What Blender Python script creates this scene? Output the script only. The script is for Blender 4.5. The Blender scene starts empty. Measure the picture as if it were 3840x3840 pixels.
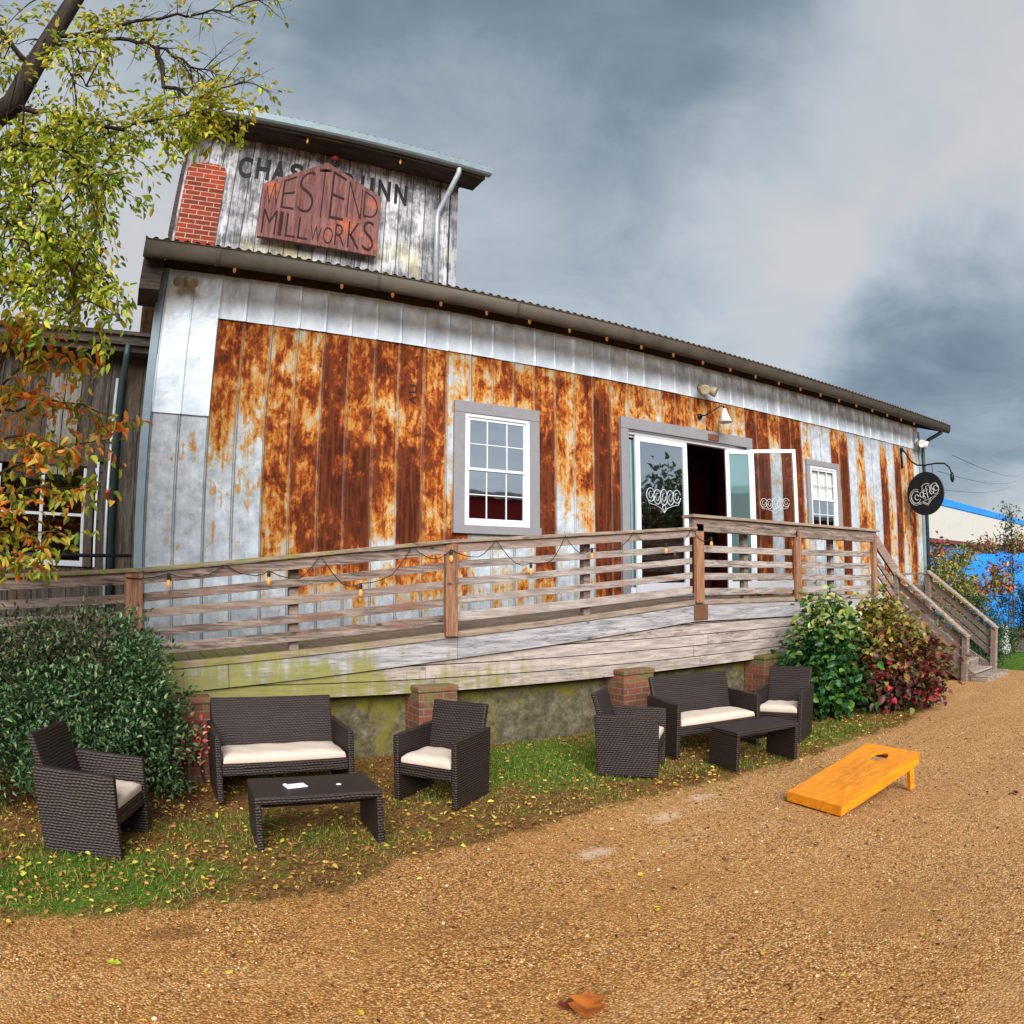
import bpy, math, random
import numpy as np
from mathutils import Vector, Matrix
R = math.radians
random.seed(7)
rng = np.random.default_rng(11)
sc = bpy.context.scene
col = sc.collection

# ------------------------------------------------------------------ camera
cd = bpy.data.cameras.new('camera')
cam = bpy.data.objects.new('camera', cd)
col.objects.link(cam)
cam.location = (0, 0, 1.86)
cam.rotation_euler = (R(90 + 5.62), 0, R(-30.37))
cd.clip_start = .05
cd.clip_end = 2000
# the photo is a wide panorama-like view: a wide angle lens, image radius = 1.4 x angle
cd.type = 'PANO'
cd.sensor_fit = 'HORIZONTAL'
cd.sensor_width = 36
cd.sensor_height = 36
cd.panorama_type = 'FISHEYE_LENS_POLYNOMIAL'
cd.fisheye_fov = R(180)
cd.fisheye_polynomial_k0 = 0
cd.fisheye_polynomial_k1 = -1 / (1.4 * 18)
cd.fisheye_polynomial_k2 = 0
cd.fisheye_polynomial_k3 = 0
cd.fisheye_polynomial_k4 = 0
sc.camera = cam

# ------------------------------------------------------------------ render look
sc.render.engine = 'CYCLES'
sc.view_settings.view_transform = 'Standard'
sc.view_settings.look = 'None'
sc.view_settings.gamma = 1
sc.view_settings.use_curve_mapping = False
sc.view_settings.exposure = 1.12
sc.cycles.max_bounces = 8
sc.cycles.transparent_max_bounces = 16
sc.cycles.caustics_reflective = False
sc.cycles.caustics_refractive = False
sc.cycles.sample_clamp_indirect = 4

# ------------------------------------------------------------------ sky
SUN_EL, SUN_AZ = 31, 205           # degrees; azimuth clockwise from +Y: behind the camera, a little to its left
w = bpy.data.worlds.new('World')
sc.world = w
w.use_nodes = True
wt = w.node_tree
wt.nodes.clear()


def wn(t, ins=None, **pr):
    n = wt.nodes.new(t)
    for k, v in pr.items():
        setattr(n, k, v)
    for k, v in (ins or {}).items():
        if isinstance(v, bpy.types.NodeSocket):
            wt.links.new(v, n.inputs[k])
        else:
            n.inputs[k].default_value = v
    return n


def wmath(op, a, b=0.0, clamp=False):
    return wn('ShaderNodeMath', {0: a, 1: b}, operation=op, use_clamp=clamp).outputs[0]


def wmix(f, a, b):
    n = wn('ShaderNodeMix', {0: f, 6: a, 7: b}, data_type='RGBA')
    return n.outputs[2]


tc = wn('ShaderNodeTexCoord').outputs['Generated']
sky = wn('ShaderNodeTexSky', sky_type='NISHITA', sun_disc=False, sun_elevation=R(SUN_EL), sun_rotation=R(SUN_AZ))
sep = wn('ShaderNodeSeparateXYZ', {0: tc})
up = wmath('ADD', wmath('MAXIMUM', sep.outputs[2], 0.0), .16)
pv = wn('ShaderNodeCombineXYZ', {0: wmath('DIVIDE', sep.outputs[0], up), 1: wmath('DIVIDE', sep.outputs[1], up), 2: 0.0}).outputs[0]
nA = wn('ShaderNodeTexNoise', {'Vector': pv, 'Scale': .9, 'Detail': 5.0, 'Roughness': .52, 'Distortion': .3}).outputs[0]
nB = wn('ShaderNodeTexNoise', {'Vector': pv, 'Scale': .35, 'Detail': 3.0, 'Roughness': .5}).outputs[0]


wv = wn('ShaderNodeTexNoise', {'Vector': tc, 'Scale': 2.6, 'Detail': 5.0, 'Roughness': .55})
wv = wn('ShaderNodeVectorMath', {0: wv.outputs['Color'], 1: (.5, .5, .5)}, operation='SUBTRACT').outputs[0]
warp = wn('ShaderNodeVectorMath', {0: tc, 1: wn('ShaderNodeVectorMath', {0: wv, 1: (.55, .55, .38)}, operation='MULTIPLY').outputs[0]}, operation='ADD').outputs[0]
warp = wn('ShaderNodeVectorMath', {0: warp}, operation='NORMALIZE').outputs[0]


def lobe(d, width):
    """soft patch of cloud round one direction of the sky, its outline broken up by noise"""
    v = Vector(d).normalized()
    dt = wn('ShaderNodeVectorMath', {0: warp, 1: tuple(v)}, operation='DOT_PRODUCT').outputs['Value']
    return wn('ShaderNodeMapRange', {0: dt, 1: math.cos(R(width)), 2: 1.0, 3: 0.0, 4: 1.0}, interpolation_type='SMOOTHSTEP').outputs[0]


nC = wn('ShaderNodeTexNoise', {'Vector': pv, 'Scale': 2.6, 'Detail': 9.0, 'Roughness': .66, 'Distortion': .7}).outputs[0]
val = wmath('MULTIPLY', wmath('SUBTRACT', nA, .5), .75)
val = wmath('ADD', val, wmath('MULTIPLY', wmath('SUBTRACT', nC, .5), .5))
val = wmath('ADD', val, wmath('ADD', wmath('MULTIPLY', wmath('SUBTRACT', nB, .5), .25), .60))
for d, wd, amt in (
        ((.376, .595, .71), 34, -.42),     # blue grey overhead
        ((.57, .519, .637), 20, -.08),
        ((.80, .28, .53), 26, .42),       # bright break at the upper right
        ((.47, .753, .461), 26, .30),      # pale band above the roof
        ((.66, .66, .34), 22, .12),
        ((.908, .322, .262), 15, -.44),    # dark bank low on the right
        ((.878, .42, .23), 12, -.16),
        ((.928, .347, .10), 11, .25),
        ((-.063, .941, .331), 28, .30)):    # lilac white behind the tree
    val = wmath('ADD', val, wmath('MULTIPLY', lobe(d, wd), amt))
rampn = wn('ShaderNodeValToRGB', {0: val})
cr = rampn.color_ramp
cr.elements[0].position = .08
cr.elements[0].color = (.068, .092, .118, 1)
cr.elements[1].position = .98
cr.elements[1].color = (.29, .287, .287, 1)
for p, c in ((.28, (.10, .132, .160, 1)), (.48, (.165, .196, .222, 1)), (.72, (.24, .262, .285, 1))):
    e = cr.elements.new(p)
    e.color = c
cl = wn('ShaderNodeVectorMath', {0: rampn.outputs[0], 1: (10, 10, 10)}, operation='MULTIPLY').outputs[0]
final = wmix(.93, sky.outputs[0], cl)
bg = wn('ShaderNodeBackground', {'Color': final, 'Strength': .1})
out = wn('ShaderNodeOutputWorld', {'Surface': bg.outputs[0]})

sl = bpy.data.lights.new('sun', 'SUN')
sl.energy = 3.0
sl.angle = R(42)
sl.color = (1, .985, .955)
so = bpy.data.objects.new('sun', sl)
col.objects.link(so)
so.location = (-6, -10, 20)
az = R(SUN_AZ)
tosun = Vector((math.sin(az) * math.cos(R(SUN_EL)), math.cos(az) * math.cos(R(SUN_EL)), math.sin(R(SUN_EL))))
so.rotation_euler = tosun.to_track_quat('Z', 'Y').to_euler()

# ------------------------------------------------------------------ helpers


class Mat:
    def __init__(s, name, rough=.8, metal=0.0, spec=.3):
        s.m = bpy.data.materials.new(name)
        s.m.use_nodes = True
        s.t = s.m.node_tree
        s.b = s.t.nodes['Principled BSDF']
        s.set('Roughness', rough)
        s.set('Metallic', metal)
        s.set('Specular IOR Level', spec)

    def set(s, k, v):
        if isinstance(v, bpy.types.NodeSocket):
            s.t.links.new(v, s.b.inputs[k])
        else:
            if k in ('Base Color', 'Emission Color') and len(v) == 3:
                v = (*v, 1)
            s.b.inputs[k].default_value = v

    def n(s, t, ins=None, **pr):
        n = s.t.nodes.new(t)
        for k, v in pr.items():
            setattr(n, k, v)
        for k, v in (ins or {}).items():
            if isinstance(v, bpy.types.NodeSocket):
                s.t.links.new(v, n.inputs[k])
            else:
                if isinstance(v, tuple) and len(v) == 3 and n.inputs[k].type == 'RGBA':
                    v = (*v, 1)
                n.inputs[k].default_value = v
        return n

    def pos(s, scale=(1, 1, 1), obj=False):
        o = s.n('ShaderNodeTexCoord').outputs['Object'] if obj else s.n('ShaderNodeNewGeometry').outputs['Position']
        return s.n('ShaderNodeVectorMath', {0: o, 1: scale}, operation='MULTIPLY').outputs[0]

    def xyz(s, v):
        return s.n('ShaderNodeSeparateXYZ', {0: v}).outputs

    def noise(s, v, scale, detail=4.0, rough=.55, dist=0.0):
        return s.n('ShaderNodeTexNoise', {'Vector': v, 'Scale': scale, 'Detail': detail, 'Roughness': rough, 'Distortion': dist}).outputs[0]

    def vor(s, v, scale, feature='F1', out='Distance', rnd=1.0):
        return s.n('ShaderNodeTexVoronoi', {'Vector': v, 'Scale': scale, 'Randomness': rnd}, feature=feature).outputs[out]

    def ramp(s, f, stops, interp='LINEAR'):
        n = s.n('ShaderNodeValToRGB', {0: f})
        c = n.color_ramp
        c.interpolation = interp
        while len(c.elements) < len(stops):
            c.elements.new(.5)
        for e, (p, k) in zip(c.elements, stops):
            e.position = p
            e.color = (k, k, k, 1) if isinstance(k, (int, float)) else (*k, 1)
        return n.outputs[0]

    def mix(s, f, a, b, mode='MIX'):
        return s.n('ShaderNodeMix', {0: f, 6: a, 7: b}, data_type='RGBA', blend_type=mode).outputs[2]

    def math(s, op, a, b=0.0, c=None, clamp=False):
        d = {0: a, 1: b}
        if c is not None:
            d[2] = c
        return s.n('ShaderNodeMath', d, operation=op, use_clamp=clamp).outputs[0]

    def rng(s, v, a, b, c=0.0, d=1.0):
        return s.n('ShaderNodeMapRange', {0: v, 1: a, 2: b, 3: c, 4: d}, interpolation_type='SMOOTHSTEP').outputs[0]

    def attr(s, name, out='Fac'):
        return s.n('ShaderNodeAttribute', attribute_name=name).outputs[out]

    def bump(s, h, strength=.5, dist=.01):
        s.set('Normal', s.n('ShaderNodeBump', {'Height': h, 'Strength': strength, 'Distance': dist}).outputs[0])


def plain(name, c, rough=.6, metal=0.0, var=.12, obj=True, spec=.3, sc_=9):
    m = Mat(name, rough, metal, spec)
    n = m.noise(m.pos(obj=obj), sc_, 6.0, .65)
    m.set('Base Color', m.mix(n, tuple(k * (1 - var * 2) for k in c), tuple(min(1, k * (1 + var * 2)) for k in c)))
    m.set('Roughness', m.rng(n, .2, .8, rough * .8, min(1, rough * 1.2)))
    return m.m


class MB:
    """collects shapes and links them as one mesh object"""

    def __init__(s):
        s.v, s.f = [], []

    def add(s, vs, fs):
        k = len(s.v)
        s.v += [tuple(p) for p in vs]
        s.f += [tuple(i + k for i in f) for f in fs]
        return s

    def box(s, x0, x1, y0, y1, z0, z1):
        return s.add([(x0, y0, z0), (x1, y0, z0), (x1, y1, z0), (x0, y1, z0), (x0, y0, z1), (x1, y0, z1), (x1, y1, z1), (x0, y1, z1)],
                     [(0, 3, 2, 1), (4, 5, 6, 7), (0, 1, 5, 4), (1, 2, 6, 5), (2, 3, 7, 6), (3, 0, 4, 7)])

    def hexa(s, p):
        return s.add(p, [(0, 3, 2, 1), (4, 5, 6, 7), (0, 1, 5, 4), (1, 2, 6, 5), (2, 3, 7, 6), (3, 0, 4, 7)])

    def bar(s, a, b, wd, ht, up=(0, 0, 1)):
        """a plank from a to b: wd across, ht along 'up'"""
        a, b = Vector(a), Vector(b)
        d = (b - a).normalized()
        u = Vector(up)
        x = d.cross(u).normalized() * wd / 2
        u = x.cross(d).normalized() * ht / 2
        return s.hexa([a - x - u, a + x - u, b + x - u, b - x - u, a - x + u, a + x + u, b + x + u, b - x + u])

    def prism(s, pts, off):
        """polygon pts (3d, one plane) pushed along off"""
        n = len(pts)
        o = Vector(off)
        q = [Vector(p) for p in pts]
        fs = [tuple(range(n))[::-1], tuple(range(n, 2 * n))]
        fs += [(i, (i + 1) % n, n + (i + 1) % n, n + i) for i in range(n)]
        return s.add(q + [p + o for p in q], fs)

    def tube(s, pts, r, n=8, caps=True):
        pts = [Vector(p) for p in pts]
        rs = r if isinstance(r, (list, tuple)) else [r] * len(pts)
        vs, fs = [], []
        ref = None
        for i, p in enumerate(pts):
            d = (pts[min(i + 1, len(pts) - 1)] - pts[max(i - 1, 0)])
            d = d.normalized() if d.length > 1e-9 else Vector((0, 0, 1))
            if ref is None:
                ref = d.orthogonal().normalized()
            a = (ref - d * ref.dot(d))
            a = a.normalized() if a.length > 1e-6 else d.orthogonal().normalized()
            ref = a
            b = d.cross(a)
            for k in range(n):
                t = 2 * math.pi * k / n
                vs.append(p + (a * math.cos(t) + b * math.sin(t)) * rs[i])
        for i in range(len(pts) - 1):
            for k in range(n):
                fs.append((i * n + k, i * n + (k + 1) % n, (i + 1) * n + (k + 1) % n, (i + 1) * n + k))
        if caps:
            fs.append(tuple(range(n))[::-1])
            fs.append(tuple(range((len(pts) - 1) * n, len(pts) * n)))
        return s.add(vs, fs)

    def lathe(s, prof, c, axis=(0, 0, 1), n=16):
        """prof: (radius, height) pairs about axis at c"""
        z = Vector(axis).normalized()
        x = z.orthogonal().normalized()
        y = z.cross(x)
        c = Vector(c)
        vs, fs = [], []
        for r, h in prof:
            for k in range(n):
                t = 2 * math.pi * k / n
                vs.append(c + z * h + (x * math.cos(t) + y * math.sin(t)) * max(r, 1e-4))
        for i in range(len(prof) - 1):
            for k in range(n):
                fs.append((i * n + k, i * n + (k + 1) % n, (i + 1) * n + (k + 1) % n, (i + 1) * n + k))
        fs.append(tuple(range(n))[::-1])
        fs.append(tuple(range((len(prof) - 1) * n, len(prof) * n)))
        return s.add(vs, fs)

    def build(s, name, mat, parent=None, bevel=0.0, smooth=False):
        me = bpy.data.meshes.new(name)
        o = bpy.data.objects.new(name, me)
        col.objects.link(o)
        base = Vector((0, 0, 0))
        if parent is not None:
            o.parent = parent
            p = parent
            while p is not None:
                base += p.location
                p = p.parent
        me.from_pydata([Vector(v) - base for v in s.v], [], s.f)
        me.validate()
        me.materials.append(mat)
        if smooth:
            me.polygons.foreach_set('use_smooth', [True] * len(me.polygons))
        if bevel:
            b = o.modifiers.new('bevel', 'BEVEL')
            b.width = bevel
            b.segments = 2
            b.limit_method = 'ANGLE'
            b.harden_normals = False
        return o


def tag(o, label, cat, group=None):
    o['label'] = label
    o['category'] = cat
    if group:
        o['group'] = group
    return o


def thing(name, label, cat, loc=(0, 0, 0), group=None, rz=0):
    o = bpy.data.objects.new(name, None)
    col.objects.link(o)
    o.location = loc
    o.rotation_euler = (0, 0, rz)
    o.empty_display_size = .2
    return tag(o, label, cat, group)


def dup(root, loc, rz, label, group=None):
    r = root.copy()
    col.objects.link(r)
    r.location = loc
    r.rotation_euler = (0, 0, rz)
    r['label'] = label
    if group:
        r['group'] = group
    for ch in list(root.children):
        c = ch.copy()
        col.objects.link(c)
        c.parent = r
        for g in list(ch.children):
            d = g.copy()
            col.objects.link(d)
            d.parent = c
    return r


def interp(x, tab):
    return float(np.interp(x, [t[0] for t in tab], [t[1] for t in tab]))


def sm(a, b, x):
    t = np.clip((np.asarray(x, float) - a) / (b - a), 0, 1)
    return t * t * (3 - 2 * t)


def np_mesh(name, v, f, mat, parent=None, colr=None, attrs=None, smooth=False):
    """mesh from numpy arrays (all faces with the same number of corners)"""
    me = bpy.data.meshes.new(name)
    v = np.asarray(v, np.float32)
    f = np.asarray(f, np.int32)
    k = f.shape[1]
    me.vertices.add(len(v))
    me.loops.add(f.size)
    me.polygons.add(len(f))
    me.vertices.foreach_set('co', v.ravel())
    me.loops.foreach_set('vertex_index', f.ravel())
    me.polygons.foreach_set('loop_start', np.arange(0, f.size, k, dtype=np.int32))
    me.polygons.foreach_set('loop_total', np.full(len(f), k, np.int32))
    if smooth:
        me.polygons.foreach_set('use_smooth', np.ones(len(f), bool))
    me.update(calc_edges=True)
    if colr is not None:
        a = me.attributes.new('col', 'FLOAT_COLOR', 'POINT')
        a.data.foreach_set('color', np.c_[colr, np.ones(len(colr))].astype(np.float32).ravel())
    for n, d in (attrs or {}).items():
        a = me.attributes.new(n, 'FLOAT', 'POINT')
        a.data.foreach_set('value', np.asarray(d, np.float32).ravel())
    me.materials.append(mat)
    o = bpy.data.objects.new(name, me)
    col.objects.link(o)
    if parent is not None:
        o.parent = parent
    return o


def leaf_arrays(p, size, colors, aspect=.5, droop=.3, flat=.5, dirs=None):
    """p: n points; one folded leaf of six corners (4 triangles) at each"""
    n = len(p)
    L = np.asarray(size).reshape(-1, 1)
    d = rng.normal(size=(n, 3)) if dirs is None else dirs + rng.normal(size=(n, 3)) * .45
    d[:, 2] = d[:, 2] * (1 - flat) - droop
    d /= np.linalg.norm(d, axis=1, keepdims=True) + 1e-9
    u = rng.normal(size=(n, 3)) * .55 + np.array([0, 0, 1.0])
    s_ = np.cross(d, u)
    s_ /= np.linalg.norm(s_, axis=1, keepdims=True) + 1e-9
    nn = np.cross(s_, d)
    fold = nn * L * aspect * .25
    w_ = s_ * L * aspect * .5
    v = np.stack([p, p + d * L * .28 + w_ * .86 + fold, p + d * L * .66 + w_ * .74 + fold * .8, p + d * L - nn * L * .1,
                  p + d * L * .66 - w_ * .74 + fold * .8, p + d * L * .28 - w_ * .86 + fold], 1).reshape(-1, 3)
    i = np.arange(n)[:, None] * 6
    f = np.concatenate([i + [0, 1, 2], i + [0, 2, 3], i + [0, 3, 4], i + [0, 4, 5]], 1).reshape(-1, 3)
    return v, f, np.repeat(colors, 6, axis=0)


def pick(cols, n, jit=.18):
    c = np.array(cols)[rng.integers(0, len(cols), n)]
    return np.clip(c * (1 + rng.normal(size=(n, 1)) * jit) * (1 + rng.normal(size=(n, 3)) * .06), .002, 1)


def leaf_mat(name, trans=.35, rough=.45, spec=.35):
    m = Mat(name, rough, 0, spec)
    c = m.attr('col', 'Color')
    m.set('Base Color', c)
    tr = m.n('ShaderNodeBsdfTranslucent', {'Color': m.mix(.5, c, (.5, .5, .1), 'MULTIPLY') if False else c})
    mx = m.n('ShaderNodeMixShader', {0: trans, 1: m.b.outputs[0], 2: tr.outputs[0]})
    m.t.links.new(mx.outputs[0], m.t.nodes['Material Output'].inputs['Surface'])
    return m.m


def text_mesh(txt, height, width=None, extrude=.004, bold=0.0):
    """vertices (x right, y up) and faces of a line of lettering whose capitals are 'height' tall, lower left at 0"""
    cu = bpy.data.curves.new('txt', 'FONT')
    cu.body = txt
    cu.size = 1
    cu.extrude = .001
    cu.offset = bold
    o = bpy.data.objects.new('txt', cu)
    col.objects.link(o)
    dg = bpy.context.evaluated_depsgraph_get()
    me = bpy.data.meshes.new_from_object(o.evaluated_get(dg))
    v = np.array([x.co for x in me.vertices])
    f = [tuple(p.vertices) for p in me.polygons]
    bpy.data.objects.remove(o)
    bpy.data.meshes.remove(me)
    mn, mx = v.min(0), v.max(0)
    v = (v - [mn[0], mn[1], 0])
    k = height / (mx[1] - mn[1])
    v[:, 1] *= k
    v[:, 0] *= (width / (mx[0] - mn[0]) if width else k)
    v[:, 2] = np.where(v[:, 2] > 0, extrude, 0)
    return v, f


# ------------------------------------------------------------------ materials
def wood_mat(name, dark, light, axis='X', moss=0.0, obj=False, scale=1.0, rough=.85, red=None):
    m = Mat(name, rough, 0, .2)
    st = {'X': (1.2, 14, 14), 'Z': (14, 14, 1.2), 'Y': (14, 1.2, 14)}[axis]
    p0 = m.pos(obj=obj)
    v = m.n('ShaderNodeVectorMath', {0: p0, 1: tuple(k * scale for k in st)}, operation='MULTIPLY').outputs[0]
    g = m.noise(v, 2.2, 8.0, .7, .4)
    big = m.noise(p0, 1.7, 5.0, .6)
    c = m.mix(m.rng(g, .32, .68), dark, light)
    if red:
        c = m.mix(m.math('MULTIPLY', m.rng(big, .5, .68), .75), c, red)
    crack = m.rng(m.noise(v, 5.5, 4.0, .6), .60, .68)
    c = m.mix(m.math('MULTIPLY', crack, .75), c, tuple(k * .25 for k in dark))
    knot = m.rng(m.vor(m.n('ShaderNodeVectorMath', {0: p0, 1: (1, 2.0, 2.0)}, operation='MULTIPLY').outputs[0], 2.4), .045, .11, 1, 0)
    c = m.mix(m.math('MULTIPLY', knot, .8), c, tuple(k * .3 for k in dark))
    rnd = m.n('ShaderNodeObjectInfo').outputs['Random']
    c = m.mix(m.rng(rnd, 0, 1, 0, .38), c, m.mix(rnd, tuple(k * .55 for k in dark), light))
    if moss:
        x, y, z = m.xyz(p0)
        mn = m.noise(p0, 3.2, 7.0, .68)
        streak = m.noise(m.n('ShaderNodeVectorMath', {0: p0, 1: (7, 7, .7)}, operation='MULTIPLY').outputs[0], 1.5, 4.0, .6)
        k = m.math('ADD', m.math('MULTIPLY', mn, .6), m.math('MULTIPLY', streak, .5))
        reg = m.math('ADD', m.rng(x, .5, 5.5, .15, -.12), m.rng(z, .7, 1.25, .10, -.05))
        k = m.rng(m.math('ADD', k, reg), .62 - moss * .1, .8 - moss * .1)
        c = m.mix(m.math('MULTIPLY', k, .85), c, m.mix(mn, (.10, .112, .018), (.30, .275, .055)))
    m.set('Base Color', c)
    m.bump(m.math('ADD', g, m.math('MULTIPLY', crack, -.8)), .5, .006)
    return m.m


W_GREY = wood_mat('weathered grey wood', (.10, .082, .074), (.43, .37, .335), 'X', red=(.26, .14, .10))
W_BROWN = wood_mat('weathered brown rail wood', (.065, .046, .038), (.33, .255, .215), 'X', red=(.20, .095, .065))
W_POST = wood_mat('orange brown post wood', (.12, .055, .03), (.36, .185, .105), 'Z')
W_RIM = wood_mat('mossy rim board wood', (.17, .16, .165), (.44, .42, .43), 'X', moss=.72)
W_SKIRT = wood_mat('mossy skirt board wood', (.17, .13, .115), (.50, .42, .375), 'X', moss=.85)
W_CAP = wood_mat('mossy cap board wood', (.12, .085, .062), (.36, .28, .215), 'X', moss=.66)
W_STAIR = wood_mat('stair wood', (.12, .085, .065), (.44, .35, .29), 'Y')
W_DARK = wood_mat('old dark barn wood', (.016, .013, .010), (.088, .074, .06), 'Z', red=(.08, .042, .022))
W_EAVE = wood_mat('dark eave wood', (.022, .017, .014), (.085, .064, .05), 'X')

# whitewashed tower boards
m = Mat('peeling white boards', .85, 0, .2)
p = m.pos()
x, y, z = m.xyz(p)
bd = m.math('FRACT', m.math('DIVIDE', x, .21))
bid = m.math('FLOOR', m.math('DIVIDE', x, .21))
rb = m.n('ShaderNodeTexWhiteNoise', {'W': bid}, noise_dimensions='1D').outputs[0]
gv = m.n('ShaderNodeVectorMath', {0: p, 1: (18, 18, 1.5)}, operation='MULTIPLY').outputs[0]
g = m.noise(gv, 1.6, 8.0, .72, .5)
blot = m.noise(p, 3.0, 8.0, .7)
gv2 = m.n('ShaderNodeVectorMath', {0: p, 1: (40, 40, 2.4)}, operation='MULTIPLY').outputs[0]
g = m.math('ADD', m.math('MULTIPLY', g, .72), m.math('MULTIPLY', m.noise(gv2, 1.5, 6.0, .7), .28))
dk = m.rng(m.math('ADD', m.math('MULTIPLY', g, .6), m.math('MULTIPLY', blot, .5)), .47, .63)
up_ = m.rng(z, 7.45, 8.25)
dk = m.math('ADD', dk, m.math('MULTIPLY', up_, m.rng(blot, .3, .62, 0, .8)), clamp=True)  # boards also darken towards the eave, its shade put into the colour
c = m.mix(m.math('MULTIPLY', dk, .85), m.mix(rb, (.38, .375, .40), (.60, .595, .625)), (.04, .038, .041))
yel = m.math('MULTIPLY', m.rng(z, 7.0, 6.3), m.rng(m.noise(p, 1.3, 3.0), .5, .66))
c = m.mix(m.math('MULTIPLY', yel, .55), c, (.55, .50, .22))
gap = m.math('ADD', m.rng(bd, 0, .07, 1, 0), m.rng(bd, .94, 1, 0, 1), clamp=True)
c = m.mix(m.math('MULTIPLY', gap, .92), c, (.03, .03, .03))
m.set('Base Color', c)
m.bump(m.math('SUBTRACT', g, gap), .6, .008)
TOWER_WOOD = m.m

# corrugated siding: 'rust' comes with the mesh (how far each sheet has rusted), the texture decides where
m = Mat('rusty galvanised siding', .55, 0, .12)
p = m.pos()
r = m.attr('rust')
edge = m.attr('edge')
v1 = m.n('ShaderNodeVectorMath', {0: p, 1: (1, 1, .62)}, operation='MULTIPLY').outputs[0]
n1 = m.noise(v1, 4.2, 10.0, .7, .45)
n2 = m.noise(v1, 17, 8.0, .75, .6)
n3 = m.noise(m.n('ShaderNodeVectorMath', {0: p, 1: (15, 15, 1.1)}, operation='MULTIPLY').outputs[0], 1.3, 5.0, .6)
k = m.math('MULTIPLY_ADD', m.math('SUBTRACT', n1, .5), 2.0, r)
k = m.math('MULTIPLY_ADD', m.math('SUBTRACT', n2, .5), 1.1, k)
k = m.math('MULTIPLY_ADD', m.math('SUBTRACT', n3, .5), .7, k)
k = m.math('ADD', k, m.rng(r, .2, .45, 0, .07))
k = m.math('MULTIPLY', k, m.rng(edge, .3, 1.0, 1, .62))
gal = m.ramp(m.noise(p, 7, 8.0, .7), [(.3, (.27, .31, .35)), (.5, (.44, .49, .55)), (.72, (.64, .70, .77))])
gal = m.mix(m.rng(n3, .45, .7, 0, .35), gal, (.36, .32, .27))
gal = m.mix(m.rng(r, .2, .5, 0, .62), gal, m.mix(n2, (.24, .21, .185), (.50, .45, .39)))
rust = m.ramp(k, [(.0, (.40, .39, .37)), (.26, (.40, .35, .26)), (.37, (.43, .29, .13)), (.48, (.445, .205, .043)), (.59, (.36, .112, .018)), (.70, (.23, .046, .010)), (.83, (.10, .018, .006)), (1.0, (.05, .010, .004))])
c = m.mix(m.rng(k, .2, .38), gal, rust)
c = m.mix(m.math('MULTIPLY', m.rng(n3, .42, .62, 0, .55), m.rng(k, .5, .9)), c, (.17, .045, .014))
c = m.mix(m.math('MULTIPLY', m.rng(n2, .55, .7, 0, .6), m.rng(k, .4, .6)), c, (.055, .014, .006))
c = m.mix(m.rng(edge, .5, .9, 0, .62), c, (.075, .07, .07))  # dirt line at the seams that also paints in shade beside the ribs
m.set('Base Color', c)
m.set('Metallic', m.rng(k, .2, .4, .15, 0))
m.set('Roughness', m.rng(k, .2, .5, .42, .82))
m.bump(m.math('ADD', n2, m.math('MULTIPLY', n1, .6)), .25, .004)
SIDING = m.m

m = Mat('pale galvanised sheet', .38, .12, .4)
p = m.pos()
x, y, z = m.xyz(p)
n1 = m.noise(p, 3.2, 7.0, .66)
n2 = m.noise(p, 15, 7.0, .7)
c = m.ramp(n1, [(.3, (.56, .66, .77)), (.5, (.72, .81, .91)), (.7, (.84, .91, .97))])
st = m.math('MULTIPLY', m.rng(m.noise(m.n('ShaderNodeVectorMath', {0: p, 1: (4, 4, 1.8)}, operation='MULTIPLY').outputs[0], 1.4, 7.0, .7), .44, .62), m.rng(z, 4.72, 5.15, .12, 1))
st = m.math('MULTIPLY', st, m.rng(x, 4, 11, .45, 1))
c = m.mix(m.math('MULTIPLY', st, .62), c, (.15, .18, .22))
m.set('Base Color', c)
m.set('Roughness', m.rng(n2, .3, .7, .3, .55))
dent = m.noise(p, 4.5, 3.0, .5)
m.bump(m.math('ADD', dent, m.math('MULTIPLY', n2, .05)), .5, .035)
PALE_METAL = m.m

m = Mat('corrugated roof metal', .5, .5, .4)
p = m.pos()
n1 = m.noise(p, 2.5, 7.0, .7)
m.set('Base Color', m.ramp(n1, [(.35, (.17, .12, .09)), (.55, (.30, .28, .26)), (.75, (.42, .42, .43))]))
ROOF = m.m
GUTTER = plain('brown gutter metal', (.075, .061, .046), .55, .2, .3, sc_=3)
TGUTTER = plain('blue grey gutter metal', (.22, .28, .31), .4, .2, .14)
PIPE = plain('grey downspout metal', (.36, .40, .43), .45, .3, .15)
DPIPE = plain('dark green downspout', (.035, .06, .06), .45, .2, .15)
TRIM = plain('grey painted trim', (.215, .21, .225), .6, 0, .08)
TRIML = plain('blue grey corner trim', (.24, .31, .37), .5, .2, .12)
WHITE = plain('white window paint', (.66, .68, .72), .45, 0, .04)
BLACKM = plain('black iron', (.012, .013, .016), .45, .3, .2)
DARKIN = plain('dark interior', (.012, .008, .008), .9, 0, .2)
BLIND = plain('cream blind', (.72, .69, .66), .8, 0, .03)
CABLE = plain('black cable', (.012, .012, .012), .6)
LAMPW = plain('white enamel', (.78, .78, .78), .3, 0, .04)
LAMPB = plain('beige floodlight housing', (.40, .33, .22), .5, 0, .15)
RUSTP = plain('brown rusty plate', (.15, .065, .035), .7, .2, .3, sc_=14)
LETTER = plain('faded black lettering', (.016, .016, .019), .8, 0, .35, sc_=14)

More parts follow.
